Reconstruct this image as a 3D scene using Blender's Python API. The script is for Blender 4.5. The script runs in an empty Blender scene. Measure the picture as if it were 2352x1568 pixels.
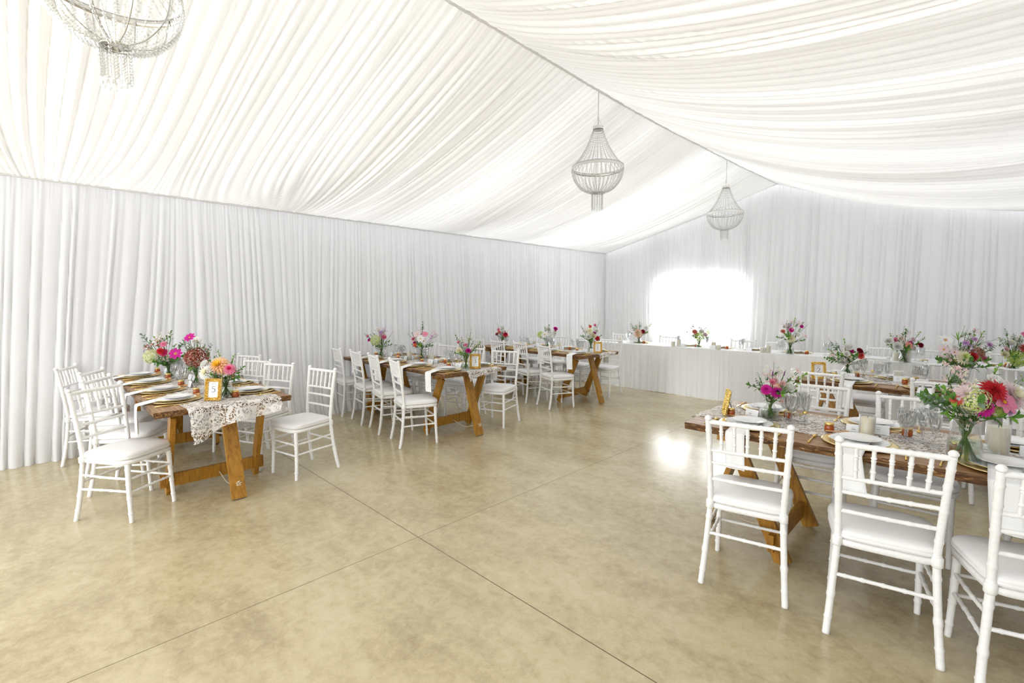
import bpy, math, random
from mathutils import Vector, Matrix, noise as mnoise
R_ = random.Random(7)
PI = math.pi
scn = bpy.context.scene
col = scn.collection

# ------------------------------------------------------------------ camera
FPX, CXP, CYP, CH = 1080.0, 1176.0, 784.0, 1.50
pitch = math.atan(87/FPX); yaw = math.radians(44.75)
cam_d = bpy.data.cameras.new('camera'); cam = bpy.data.objects.new('camera', cam_d); col.objects.link(cam)
cam_d.sensor_width = 36; cam_d.lens = FPX/2352*36; cam_d.clip_start = .05
cam.location = (0, 0, CH); cam.rotation_euler = (PI/2-pitch, 0, yaw)
scn.camera = cam
cF = Vector((-math.sin(yaw)*math.cos(pitch), math.cos(yaw)*math.cos(pitch), -math.sin(pitch)))
cR = Vector((math.cos(yaw), math.sin(yaw), 0)); cU = cR.cross(cF)
def at(x, y, z=0.0):
    """point of the place at height z that the photograph shows at pixel x, y"""
    d = cF+cR*((x-CXP)/FPX)-cU*((y-CYP)/FPX)
    t = (z-CH)/d.z
    return Vector((d.x*t, d.y*t, z))

# ------------------------------------------------------------------ world, light, exposure
w = bpy.data.worlds.new('world'); scn.world = w; w.use_nodes = True
wn = w.node_tree.nodes; wl = w.node_tree.links
bg = wn['Background']; bg.inputs['Color'].default_value = (.93, .96, 1.0, 1); bg.inputs['Strength'].default_value = 3.3
scn.view_settings.view_transform = 'Standard'; scn.view_settings.look = 'None'
scn.view_settings.gamma = 1; scn.view_settings.use_curve_mapping = False
scn.view_settings.exposure = 0.47
def area(name, loc, sx, sy, power, rot=(0, 0, 0), colr=(1, 1, 1)):
    l = bpy.data.lights.new(name, 'AREA'); l.shape = 'RECTANGLE'; l.size = sx; l.size_y = sy; l.energy = power; l.color = colr
    o = bpy.data.objects.new(name, l); o.location = loc; o.rotation_euler = rot; col.objects.link(o); return o
# translucent roof sheets above the draped ceiling let daylight down in bands across the room
area('skylight_daylight', (-5.0, 3.9, 3.85), 2.6, 1.0, 14)
area('skylight_daylight', (-4.6, 6.9, 3.85), 2.8, .9, 22)
area('skylight_daylight', (-5.0, .1, 3.8), 2.4, 1.0, 12)
area('skylight_daylight', (-1.0, 4.6, 3.95), 2.6, 2.0, 14)
area('skylight_daylight', (-.9, 7.6, 3.95), 2.6, 1.0, 14)
# daylight coming through the far window
area('window_daylight', (-4.11, 9.70, 1.36), 1.62, 1.18, 115, (-PI/2, 0, 0), (.93, .97, 1))

# ------------------------------------------------------------------ materials
def mat(name, c=(.8, .8, .8), rough=.5, metal=0, spec=.5):
    m = bpy.data.materials.new(name); m.use_nodes = True
    b = m.node_tree.nodes['Principled BSDF']
    b.inputs['Base Color'].default_value = (*c, 1); b.inputs['Roughness'].default_value = rough
    b.inputs['Metallic'].default_value = metal; b.inputs['Specular IOR Level'].default_value = spec
    return m
def nt(m): return m.node_tree.nodes, m.node_tree.links
def coords(m, scale=(1, 1, 1), kind='Object'):
    n, l = nt(m); tc = n.new('ShaderNodeTexCoord'); mp = n.new('ShaderNodeMapping')
    mp.inputs['Scale'].default_value = scale; l.new(tc.outputs[kind], mp.inputs['Vector']); return mp.outputs[0]
def ntex(m, vec, scale, detail=4, rough=.5, dist=0):
    n, l = nt(m); t = n.new('ShaderNodeTexNoise'); t.inputs['Scale'].default_value = scale; t.inputs['Detail'].default_value = detail
    t.inputs['Roughness'].default_value = rough; t.inputs['Distortion'].default_value = dist; l.new(vec, t.inputs['Vector']); return t.outputs['Fac']
def ramp(m, fac, stops):
    n, l = nt(m); r = n.new('ShaderNodeValToRGB'); e = r.color_ramp.elements
    while len(e) < len(stops): e.new(.5)
    for i, (p, c) in enumerate(stops): e[i].position = p; e[i].color = (*c, 1)
    l.new(fac, r.inputs['Fac']); return r.outputs['Color']
def bump(m, h, s=.2, d=.01):
    n, l = nt(m); b = n.new('ShaderNodeBump'); b.inputs['Strength'].default_value = s; b.inputs['Distance'].default_value = d
    l.new(h, b.inputs['Height']); l.new(b.outputs[0], n['Principled BSDF'].inputs['Normal'])

def fabric(name, c, trans, clear, clearcol=(1, 1, 1)):
    m = bpy.data.materials.new(name); m.use_nodes = True; n, l = nt(m)
    n.remove(n['Principled BSDF']); out = n['Material Output']
    d = n.new('ShaderNodeBsdfDiffuse'); d.inputs['Color'].default_value = (*c, 1)
    t = n.new('ShaderNodeBsdfTranslucent'); t.inputs['Color'].default_value = (*c, 1)
    mx = n.new('ShaderNodeMixShader'); mx.inputs[0].default_value = trans
    l.new(d.outputs[0], mx.inputs[1]); l.new(t.outputs[0], mx.inputs[2])
    tr = n.new('ShaderNodeBsdfTransparent'); tr.inputs['Color'].default_value = (*clearcol, 1)
    m2 = n.new('ShaderNodeMixShader'); m2.inputs[0].default_value = clear
    l.new(mx.outputs[0], m2.inputs[1]); l.new(tr.outputs[0], m2.inputs[2]); l.new(m2.outputs[0], out.inputs['Surface'])
    return m
def band_cloth(m, base):
    """overlapping widths of cloth let more or less daylight through, in bands that run from ridge to eave"""
    n, l = nt(m); v = coords(m, (.10, 1, .1)); f = ntex(m, v, .95, 3, .55, .4)
    mr = n.new('ShaderNodeMapRange'); mr.inputs[1].default_value = .32; mr.inputs[2].default_value = .68; mr.inputs[3].default_value = base*.62; mr.inputs[4].default_value = base*1.45
    l.new(f, mr.inputs[0]); mx = [x for x in n if x.type == 'MIX_SHADER' and abs(x.inputs[0].default_value-base) < 1e-4][0]; l.new(mr.outputs[0], mx.inputs[0])
M = {}
M['ceiling_cloth'] = fabric('ceiling_cloth', (.91, .90, .885), .108, 0)
band_cloth(M['ceiling_cloth'], .108)
M['wall_cloth'] = fabric('wall_cloth', (.90, .895, .89), .38, .10)
M['skirt_cloth'] = fabric('skirt_cloth', (.92, .92, .915), .22, 0)
M['cloth_top'] = mat('cloth_top', (.92, .92, .915), .8, 0, .2)
M['back_wall'] = fabric('wall_sheeting', (.80, .80, .81), .25, 0)  # translucency added so daylight lifts the side curtains from behind
M['end_wall'] = fabric('end_wall_sheeting', (.84, .84, .84), .27, 0)  # translucency added to brighten the far curtain
M['chair'] = mat('chair_white', (.84, .835, .82), .38, 0, .4)
mc = M['chair']; v = coords(mc, (1, 1, 1)); f = ntex(mc, v, 60, 3); n_, l_ = nt(mc)
l_.new(ramp(mc, f, [(.3, (.86, .85, .83)), (.6, (.91, .905, .89))]), n_['Principled BSDF'].inputs['Base Color'])
M['vinyl'] = mat('seat_vinyl', (.90, .89, .88), .45, 0, .35)
M['napkin'] = mat('napkin', (.92, .92, .91), .85, 0, .1)
M['china'] = mat('china', (.92, .92, .91), .12, 0, .5)
M['gold'] = mat('gold', (.83, .60, .20), .28, 1)
M['gold_pale'] = mat('gold_pale', (.90, .73, .36), .3, 1)
mg = M['gold_pale']; bump(mg, ntex(mg, coords(mg, (1, 1, 1)), 90, 2), .5, .004)
M['honey'] = mat('honey', (.36, .07, .01), .12, 0, .6)
M['dipper'] = mat('dipper_wood', (.72, .42, .2), .5)
M['paper'] = mat('paper', (.86, .87, .89), .7)
M['ink'] = mat('ink', (.04, .045, .05), .6)
M['candle'] = mat('candle_wax', (.87, .80, .64), .45)
M['chrome'] = mat('chrome', (.72, .71, .68), .18, 1)
M['chain'] = mat('chain', (.6, .6, .58), .3, 1)
M['rope'] = mat('rope', (.62, .52, .36), .9)
M['black'] = mat('black_card', (.03, .03, .04), .6)

def glass(name, clear, tint=(1, 1, 1), rough=.03, bumps=0):
    m = bpy.data.materials.new(name); m.use_nodes = True; n, l = nt(m); n.remove(n['Principled BSDF'])
    tr = n.new('ShaderNodeBsdfTransparent'); tr.inputs['Color'].default_value = (*tint, 1)
    gl = n.new('ShaderNodeBsdfGlossy'); gl.inputs['Roughness'].default_value = rough; gl.inputs['Color'].default_value = (.95, .96, .97, 1)
    lw = n.new('ShaderNodeLayerWeight'); lw.inputs['Blend'].default_value = clear
    mx = n.new('ShaderNodeMixShader'); l.new(lw.outputs['Facing'], mx.inputs[0]); l.new(tr.outputs[0], mx.inputs[1]); l.new(gl.outputs[0], mx.inputs[2])
    if bumps:
        vv = coords(m, (bumps, bumps, bumps*.35)); vo = n.new('ShaderNodeTexVoronoi'); vo.inputs['Scale'].default_value = 1; l.new(vv, vo.inputs['Vector'])
        b = n.new('ShaderNodeBump'); b.inputs['Strength'].default_value = 1; b.inputs['Distance'].default_value = .02
        l.new(vo.outputs['Distance'], b.inputs['Height']); l.new(b.outputs[0], gl.inputs['Normal']); l.new(b.outputs[0], lw.inputs['Normal'])
    l.new(mx.outputs[0], n['Material Output'].inputs['Surface']); return m
M['glass'] = glass('clear_glass', .18, (.98, .985, .98))
M['cut_glass'] = glass('cut_glass', .24, (.98, .985, .985), .12, 90)
M['crystal'] = glass('crystal', .46, (.93, .93, .92), .08)
M['water'] = glass('water', .12, (.82, .9, .8))

# concrete floor
mf = mat('polished_concrete', (.5, .45, .33), .2, 0, .5); M['floor'] = mf; n_, l_ = nt(mf)
v = coords(mf, (1, 1, 1)); v2 = coords(mf, (1, 1.7, 1))
f1 = ntex(mf, v2, 1.1, 9, .68, .25); f2 = ntex(mf, v, 16, 9, .74, .4); f3 = ntex(mf, v, 120, 3, .6)
mx = n_.new('ShaderNodeMath'); mx.operation = 'MULTIPLY_ADD'; mx.inputs[1].default_value = .45; l_.new(f2, mx.inputs[0])
sc = n_.new('ShaderNodeMath'); sc.operation = 'MULTIPLY'; sc.inputs[1].default_value = .62; l_.new(f1, sc.inputs[0]); l_.new(sc.outputs[0], mx.inputs[2])
m3 = n_.new('ShaderNodeMath'); m3.operation = 'MULTIPLY_ADD'; m3.inputs[1].default_value = .10; l_.new(f3, m3.inputs[0]); l_.new(mx.outputs[0], m3.inputs[2])
base = ramp(mf, m3.outputs[0], [(.36, (.28, .215, .11)), (.50, (.43, .35, .205)), (.62, (.55, .465, .285)), (.78, (.65, .57, .39))])
# saw-cut joints along both axes
sx = n_.new('ShaderNodeSeparateXYZ'); l_.new(v, sx.inputs[0])
def joint(ax, pos, wid):
    a = n_.new('ShaderNodeMath'); a.operation = 'SUBTRACT'; a.inputs[1].default_value = pos; l_.new(sx.outputs[ax], a.inputs[0])
    b = n_.new('ShaderNodeMath'); b.operation = 'ABSOLUTE'; l_.new(a.outputs[0], b.inputs[0])
    c = n_.new('ShaderNodeMath'); c.operation = 'LESS_THAN'; c.inputs[1].default_value = wid; l_.new(b.outputs[0], c.inputs[0]); return c.outputs[0]
jm = n_.new('ShaderNodeMath'); jm.operation = 'MAXIMUM'; l_.new(joint(0, -2.487, .0022), jm.inputs[0]); l_.new(joint(1, 1.648, .0030), jm.inputs[1])
mc2 = n_.new('ShaderNodeMix'); mc2.data_type = 'RGBA'; l_.new(jm.outputs[0], mc2.inputs[0]); l_.new(base, mc2.inputs[6]); mc2.inputs[7].default_value = (.16, .12, .06, 1)
l_.new(mc2.outputs[2], n_['Principled BSDF'].inputs['Base Color'])
rr = n_.new('ShaderNodeMapRange'); rr.inputs[1].default_value = .3; rr.inputs[2].default_value = .7; rr.inputs[3].default_value = .13; rr.inputs[4].default_value = .25
l_.new(f2, rr.inputs[0]); l_.new(rr.outputs[0], n_['Principled BSDF'].inputs['Roughness'])
bump(mf, f2, .04, .004)

def wood(name, stops, sc=(1.2, 14, 14), rough=.4):
    m = mat(name, (.4, .2, .08), rough, 0, .4); n, l = nt(m); vv = coords(m, sc)
    f = ntex(m, vv, 3.2, 6, .62, 1.4); l.new(ramp(m, f, stops), n['Principled BSDF'].inputs['Base Color']); bump(m, f, .25, .003); return m
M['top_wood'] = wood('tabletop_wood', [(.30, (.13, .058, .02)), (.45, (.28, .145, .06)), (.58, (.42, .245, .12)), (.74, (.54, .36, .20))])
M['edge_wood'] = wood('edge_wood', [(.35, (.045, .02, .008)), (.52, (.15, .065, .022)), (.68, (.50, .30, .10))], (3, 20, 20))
M['leg_wood'] = wood('leg_wood', [(.28, (.19, .075, .008)), (.5, (.38, .175, .018)), (.75, (.50, .26, .035))], (9, 9, 1.0), .35)

# lace: threads kept, holes clear
ml = bpy.data.materials.new('lace'); ml.use_nodes = True; n_, l_ = nt(ml); n_.remove(n_['Principled BSDF']); M['lace'] = ml
v = coords(ml, (1, 1, 1)); vo = n_.new('ShaderNodeTexVoronoi'); vo.feature = 'DISTANCE_TO_EDGE'; vo.inputs['Scale'].default_value = 52
nz = n_.new('ShaderNodeTexNoise'); nz.inputs['Scale'].default_value = 22; nz.inputs['Detail'].default_value = 2; l_.new(v, nz.inputs['Vector'])
mxv = n_.new('ShaderNodeMix'); mxv.data_type = 'VECTOR'; mxv.inputs[0].default_value = .06; l_.new(v, mxv.inputs[4]); l_.new(nz.outputs['Color'], mxv.inputs[5]); l_.new(mxv.outputs[1], vo.inputs['Vector'])
lt = n_.new('ShaderNodeMath'); lt.operation = 'LESS_THAN'; lt.inputs[1].default_value = .105; l_.new(vo.outputs['Distance'], lt.inputs[0])
n2 = n_.new('ShaderNodeTexNoise'); n2.inputs['Scale'].default_value = 13; n2.inputs['Detail'].default_value = 1; n2.inputs['Distortion'].default_value = 2.2; l_.new(v, n2.inputs['Vector'])
gt = n_.new('ShaderNodeMath'); gt.operation = 'GREATER_THAN'; gt.inputs[1].default_value = .555; l_.new(n2.outputs['Fac'], gt.inputs[0])
mm = n_.new('ShaderNodeMath'); mm.operation = 'MAXIMUM'; l_.new(lt.outputs[0], mm.inputs[0]); l_.new(gt.outputs[0], mm.inputs[1])
m2_ = n_.new('ShaderNodeMath'); m2_.operation = 'MULTIPLY_ADD'; m2_.inputs[1].default_value = .74; m2_.inputs[2].default_value = .14; l_.new(mm.outputs[0], m2_.inputs[0])
dl = n_.new('ShaderNodeBsdfDiffuse'); dl.inputs['Color'].default_value = (.88, .85, .81, 1); tl = n_.new('ShaderNodeBsdfTransparent')
ms = n_.new('ShaderNodeMixShader'); l_.new(m2_.outputs[0], ms.inputs[0]); l_.new(tl.outputs[0], ms.inputs[1]); l_.new(dl.outputs[0], ms.inputs[2]); l_.new(ms.outputs[0], n_['Material Output'].inputs['Surface'])

PAL = dict(white=(.88, .88, .84), cream=(.88, .84, .62), blush=(.86, .62, .60), pink=(.85, .30, .45), magenta=(.68, .03, .36), hotpink=(.80, .04, .22),
           red=(.62, .03, .04), darkred=(.26, .01, .025), coral=(.82, .16, .12), salmon=(.82, .36, .28), peach=(.92, .60, .34), rust=(.30, .05, .035),
           lilac=(.66, .42, .68), green=(.60, .72, .22), lime=(.45, .60, .12), brown=(.46, .26, .18), yellow=(.86, .55, .05), purple=(.22, .05, .22),
           leaf=(.10, .24, .045), leaf_light=(.22, .42, .06), eucalyptus=(.20, .28, .19), stem=(.13, .22, .05), berry=(.12, .03, .04), palepink=(.88, .72, .74), centre=(.75, .42, .04))
def pmat(c):
    k = 'petal_'+c
    if k not in M:
        m = mat(k, PAL[c], .55, 0, .25); n, l = nt(m); t = n.new('ShaderNodeBsdfTranslucent'); t.inputs['Color'].default_value = (*PAL[c], 1)
        x = n.new('ShaderNodeMixShader'); x.inputs[0].default_value = .35
        l.new(n['Principled BSDF'].outputs[0], x.inputs[1]); l.new(t.outputs[0], x.inputs[2]); l.new(x.outputs[0], n['Material Output'].inputs['Surface']); M[k] = m
    return M[k]

# ------------------------------------------------------------------ mesh helpers
class MB:
    def __init__(s): s.v = []; s.f = []; s.m = []
    def add(s, vs, fs, mi=0):
        b = len(s.v); s.v += [tuple(p) for p in vs]
        for f in fs: s.f.append(tuple(b+i for i in f)); s.m.append(mi)
    def box(s, c, d, rot=None, mi=0):
        x, y, z = d[0]/2, d[1]/2, d[2]/2
        vs = [Vector(p) for p in ((-x, -y, -z), (x, -y, -z), (x, y, -z), (-x, y, -z), (-x, -y, z), (x, -y, z), (x, y, z), (-x, y, z))]
        if rot is not None: vs = [rot @ p for p in vs]
        vs = [p+Vector(c) for p in vs]
        s.add(vs, [(0, 3, 2, 1), (4, 5, 6, 7), (0, 1, 5, 4), (1, 2, 6, 5), (2, 3, 7, 6), (3, 0, 4, 7)], mi)
    def beam(s, a, b, wd, th, side, mi=0):
        """square-edged board from a to b; wd measured along side, th across"""
        a = Vector(a); b = Vector(b); d = (b-a).normalized(); sd = Vector(side); sd = (sd-d*sd.dot(d)).normalized(); t = d.cross(sd)
        vs = []
        for p in (a, b):
            for i, j in ((-1, -1), (1, -1), (1, 1), (-1, 1)): vs.append(p+sd*(wd/2*i)+t*(th/2*j))
        s.add(vs, [(0, 3, 2, 1), (4, 5, 6, 7), (0, 1, 5, 4), (1, 2, 6, 5), (2, 3, 7, 6), (3, 0, 4, 7)], mi)
    def tube(s, pts, rad, n=8, caps=True, mi=0):
        pts = [Vector(p) for p in pts]; N = len(pts)
        if not isinstance(rad, (list, tuple)): rad = [rad]*N
        d = (pts[1]-pts[0]).normalized(); u = d.orthogonal().normalized(); vs = []
        for i in range(N):
            d = (pts[min(i+1, N-1)]-pts[max(i-1, 0)]).normalized()
            u = (u-d*u.dot(d)).normalized(); w_ = d.cross(u)
            for k in range(n):
                a = 2*PI*k/n; vs.append(pts[i]+(u*math.cos(a)+w_*math.sin(a))*rad[i])
        fs = [(i*n+k, i*n+(k+1) % n, (i+1)*n+(k+1) % n, (i+1)*n+k) for i in range(N-1) for k in range(n)]
        if caps: fs += [tuple(range(n-1, -1, -1)), tuple((N-1)*n+k for k in range(n))]
        s.add(vs, fs, mi)
    def lathe(s, prof, n=24, c=(0, 0, 0), mi=0, wob=None):
        vs = []; N = len(prof)
        for i, (r, z) in enumerate(prof):
            for k in range(n):
                a = 2*PI*k/n; q = r*(wob(i, a) if wob else 1)
                vs.append((c[0]+q*math.cos(a), c[1]+q*math.sin(a), c[2]+z))
        fs = [(i*n+k, i*n+(k+1) % n, (i+1)*n+(k+1) % n, (i+1)*n+k) for i in range(N-1) for k in range(n)]
        s.add(vs, fs, mi)
    def grid(s, fn, nu, nv, mi=0):
        vs = [fn(i/(nu-1), j/(nv-1)) for i in range(nu) for j in range(nv)]
        s.add(vs, [(i*nv+j, (i+1)*nv+j, (i+1)*nv+j+1, i*nv+j+1) for i in range(nu-1) for j in range(nv-1)], mi)
    def mesh(s, name, mats, smooth=True):
        me = bpy.data.meshes.new(name); me.from_pydata(s.v, [], s.f)
        if not isinstance(mats, (list, tuple)): mats = [mats]
        for m in mats: me.materials.append(m)
        me.polygons.foreach_set('material_index', s.m)
        if smooth: me.polygons.foreach_set('use_smooth', [True]*len(s.f))
        me.update(); return me
    def build(s, name, mats, parent=None, smooth=True, loc=None, rz=0):
        return put(name, s.mesh(name, mats, smooth), parent, loc, rz)
def put(name, me, parent=None, loc=None, rz=0):
    o = bpy.data.objects.new(name, me); col.objects.link(o)
    if parent: o.parent = parent
    if loc is not None: o.location = loc
    if rz: o.rotation_euler = (0, 0, rz)
    return o
def tag(o, label=None, cat=None, group=None, kind=None):
    if label: o['label'] = label
    if cat: o['category'] = cat
    if group: o['group'] = group
    if kind: o['kind'] = kind
    return o
def thing(name, label, cat, loc=(0, 0, 0), rz=0, group=None):
    o = bpy.data.objects.new(name, None); col.objects.link(o); o.location = loc; o.rotation_euler = (0, 0, rz); o.empty_display_size = .05
    return tag(o, label, cat, group)
def struct(o, label=None): o['kind'] = 'structure'; return o
def crv(pts, n):
    """smooth curve through pts"""
    P = [Vector(p) for p in pts]; P = [P[0]*2-P[1]]+P+[P[-1]*2-P[-2]]; out = []
    m = len(P)-3
    for k in range(n):
        t = k/(n-1)*m; i = min(int(t), m-1); t -= i; a, b, c, d = P[i:i+4]
        out.append(.5*((2*b)+(c-a)*t+(2*a-5*b+4*c-d)*t*t+(3*b-a-3*c+d)*t**3))
    return out
def n1(x, seed=0.0): return mnoise.noise(Vector((x, seed*13.7+.37, seed*3.1)))

# ------------------------------------------------------------------ the room
XL, XRI, XR, YB, YF = -6.33, -2.70, .93, 9.5, -3.2      # left wall, ridge, right wall, far wall, near end
EZ = 2.675
def ridge_z(y):
    return 3.60-.06*math.exp(-((y-4.6)/2.2)**2)+(.055*max(0, (y-7.5)/2))
mb = MB(); mb.add([(XL-.5, YF-1.5, 0), (XR+.6, YF-1.5, 0), (XR+.6, YB+.4, 0), (XL-.5, YB+.4, 0), (XL-.5, YF-1.5, -.1), (XR+.6, YF-1.5, -.1), (XR+.6, YB+.4, -.1), (XL-.5, YB+.4, -.1)],
                  [(0, 1, 2, 3), (7, 6, 5, 4), (0, 4, 5, 1), (1, 5, 6, 2), (2, 6, 7, 3), (3, 7, 4, 0)])
struct(mb.build('floor', M['floor'], smooth=False))

def folds(length, seed, w0=.05, w1=.13):
    """random row of fold edges; returns a function of position giving 0..1 and a fold id"""
    rr_ = random.Random(seed); xs = [-1.0]
    while xs[-1] < length+1: xs.append(xs[-1]+rr_.uniform(w0, w1))
    am = [rr_.uniform(.35, 1) for _ in xs]
    import bisect
    def fn(s):
        i = min(max(bisect.bisect_right(xs, s)-1, 0), len(xs)-2)
        t = (s-xs[i])/(xs[i+1]-xs[i])
        return am[i]*math.sin(PI*min(max(t, 0), 1))**.55
    return fn

def drape(name, p0, p1, inward, ztop, seed, step=.0065, nv=30, amp=.035, flare=.10, skew=.25, skewf=None):
    """gathered curtain wall from p0 to p1 with top height ztop(s)"""
    p0 = Vector(p0); p1 = Vector(p1); L = (p1-p0).length; d = (p1-p0)/L; nrm = Vector(inward)
    A = folds(L, seed, .035, .125); B = folds(L, seed+1, .016, .04); N = int(L/step)
    def fn(u, q):
        q = q**.9; s = u*L; dn = 1-q
        s2 = s+skew*dn*(n1(s*.55, seed)+.5*n1(s*1.7, seed+2))+(skewf(s)*dn if skewf else 0)
        top = math.exp(-dn*9)
        off = amp*A(s2)*(1-.75*top)*(.75+.5*dn)+.009*B(s2)*(.35+top)+.02*n1(s2*1.3, seed+5)*dn
        off += flare*(dn**4)*(.7+.6*n1(s*.8, seed+7))+.05*max(0, dn-.93)/.07*(.4+A(s2))*(flare/.1)
        z = ztop(s)*q+.004
        return p0+d*s+nrm*off+Vector((0, 0, z))
    mb = MB(); mb.grid(fn, N, nv); return mb
dl_ = drape('wall_left', (XL, YF, 0), (XL, YB, 0), (1, 0, 0), lambda s: EZ, 11, amp=.045, flare=.10,
            skewf=lambda s: .35*math.exp(-((s-(-YF)-.6)/1.0)**2))
struct(dl_.build('wall_left', M['wall_cloth']))
def backtop(s):
    x = XL+s; rz = ridge_z(YB)
    if x < XRI: return EZ+(rz-EZ)*(x-XL)/(XRI-XL)
    t = (x-XRI)/(XR-XRI); return rz+(EZ-rz)*t-.42*t*(1-t)
struct(drape('wall_back', (XL, YB, 0), (XR, YB, 0), (0, -1, 0), backtop, 23, amp=.06, flare=.05, skew=.12).build('wall_back', M['wall_cloth']))
struct(drape('wall_right', (XR, YF, 0), (XR, YB, 0), (-1, 0, 0), lambda s: EZ, 31, step=.012, nv=24, flare=.05).build('wall_right', M['wall_cloth']))

# walls behind the curtains, translucency added to brighten the cloth; the far one has a window opening
mb = MB(); mb.box((XL-.33, (YF+YB)/2, 1.45), (.08, YB-YF+.7, 2.9)); struct(mb.build('wall_left_outer', M['back_wall'], smooth=False))
mb = MB(); mb.box((XR+.33, (YF+YB)/2, 1.45), (.08, YB-YF+.7, 2.9)); struct(mb.build('wall_right_outer', M['back_wall'], smooth=False))
mb = MB(); mb.box((XL-.19, (YF+YB)/2, 2.78), (.38, YB-YF+.5, .02)); struct(mb.build('light_block_left', M['back_wall'], smooth=False))  # unseen cap added to cut the light leaking in above the left curtain
mb = MB(); mb.box((XR+.19, (YF+YB)/2, 2.78), (.38, YB-YF+.5, .02)); struct(mb.build('light_block_right', M['back_wall'], smooth=False))  # same added light-blocking cap, unseen, over the right curtain gap
WX0, WX1, WZ0, WZ1, WY = -5.02, -3.20, .72, 1.99, YB+.10
mb = MB()
mb.box(((XL-.3+WX0)/2, WY, 2.0), (WX0-XL+.3, .08, 4.0)); mb.box(((XR+.3+WX1)/2, WY, 2.0), (XR+.3-WX1, .08, 4.0))
mb.box(((WX0+WX1)/2, WY, WZ0/2), (WX1-WX0, .08, WZ0)); mb.box(((WX0+WX1)/2, WY, (WZ1+4)/2), (WX1-WX0, .08, 4-WZ1))
struct(mb.build('wall_back_outer', M['end_wall'], smooth=False))
mb = MB()
for x in (WX0+.02, (WX0+WX1)/2, WX1-.02): mb.box((x, WY, (WZ0+WZ1)/2), (.04, .07, WZ1-WZ0-.01))
for z in (WZ0+.02, WZ1-.02): mb.box(((WX0+WX1)/2, WY, z), (WX1-WX0-.01, .068, .04))
wf = struct(mb.build('window_1', mat('window_frame', (.8, .8, .8), .4), smooth=False))
mb = MB(); mb.box(((WX0+WX1)/2, WY, (WZ0+WZ1)/2), (WX1-WX0-.06, .006, WZ1-WZ0-.06)); mb.build('pane', M['glass'], wf, False)

# draped ceiling, two slopes
def slope(side, seed):
    xe = XL if side < 0 else XR
    A = folds(14, seed, .032, .11); B = folds(14, seed+1, .016, .04)
    L = YB-YF+.05; N = int(L/.0075); nv = 40
    def fn(u, q):
        y = YF+u*L; s = y-YF
        bulge = 4*q*(1-q)
        y2 = s+.16*n1(s*.5, seed)*bulge+.30*(q-.5)*n1(s*.33, seed+3)*2+(.10*bulge)
        for s0 in (.18-YF, 2.5-YF, 5.3-YF):     # the cloth is tied back to the eave here
            y2 += (s-s0)*1.1*q**3*math.exp(-((s-s0)/.55)**2)
        rz = ridge_z(y); end = min(1, max(0, (YB-y)/1.3)); end = end*end*(3-2*end)
        z = rz+(EZ-rz)*q
        sag = (.20+.05*n1(s*.45, seed+9))*end if side < 0 else .105+(.20+.06*n1(s*.4, seed+9))*end
        z -= sag*bulge
        x = XRI+(xe-XRI)*q
        am = .012+.042*bulge**.7
        z -= am*A(y2)*.75+.010*B(y2)*(.5+.5*(1-bulge))
        z += .02*n1(s*2.3+q*1.5, seed+6)*bulge
        # cloth bunched along three seams per slope
        for ys in (.25, 2.55, 5.4, 7.9):
            z -= .035*bulge*math.exp(-((y-ys-.1*q)/.10)**2)
        return (x, min(y, YB), z)
    mb = MB(); mb.grid(fn, N, nv); return mb
struct(slope(-1, 51).build('ceiling', M['ceiling_cloth'])); struct(slope(1, 67).build('ceiling', M['ceiling_cloth']))
# gathered cords where cloths meet
def cord(name, a, b, r, zf=None, seed=0):
    a = Vector(a); b = Vector(b); n = int((b-a).length/.03); pts = []; rad = []
    for i in range(n+1):
        p = a.lerp(b, i/n)
        if zf: p.z = zf(p)
        p.z += .006*n1(i*.9, seed); pts.append(p); rad.append(r*(1.1+.6*abs(n1(i*.8, seed+3))))
    mb = MB(); mb.tube(pts, rad, 6); return struct(mb.build(name, M['skirt_cloth']))
cord('trim_1', (XRI, YF, 0), (XRI, YB-.02, 0), .013, lambda p: ridge_z(p.y)-.012, 1)
cord('trim_2', (XL+.02, YF, EZ-.01), (XL+.02, YB, EZ-.01), .013, None, 2)
cord('trim_3', (XR-.02, YF, EZ-.01), (XR-.02, YB, EZ-.01), .013, None, 3)
cord('trim_4', (XL+.05, YB-.02, 0), (XRI, YB-.02, 0), .010, lambda p: backtop(p.x-XL)-.008, 4)
cord('trim_5', (XRI, YB-.02, 0), (XR-.05, YB-.02, 0), .010, lambda p: backtop(p.x-XL)-.008, 5)

# ------------------------------------------------------------------ chairs
def noded(pts, r0, r1, nodes, n=60, sides=10, bulge=.0028):
    """bamboo-look rod: smooth curve with raised rings at the fractions in nodes"""
    P = crv(pts, n); rad = []
    for i in range(n):
        t = i/(n-1); r = r0+(r1-r0)*t
        for q in nodes:
            if abs(t-q) < .011*60/n*1.1: r += bulge
        rad.append(r)
    mb = MB(); mb.tube(P, rad, sides); return mb
def post_pts(s):
    return [(s*.197, -.225, 0), (s*.186, -.196, .16), (s*.172, -.172, .40), (s*.172, -.172, .50), (s*.180, -.196, .72), (s*.187, -.222, .895)]
def post_at(s, z):
    P = crv(post_pts(s), 80)
    return min(P, key=lambda p: abs(p.z-z))
def seat_outline(k, grow=0, n=40):
    pts = []
    for i in range(n):
        a = 2*PI*i/n+PI/2; c, s_ = math.cos(a), math.sin(a)
        e = .45 if s_ > 0 else .28
        x = math.copysign(abs(c)**e, c); y = math.copysign(abs(s_)**e, s_)
        hw = .205 if y > 0 else .180+.0
        hw = .178+.030*min(1, max(0, (y+1)/1.6)); pts.append((x*(hw+grow)*k, (y*(.198+grow)+.012)*k))
    return pts
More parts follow.
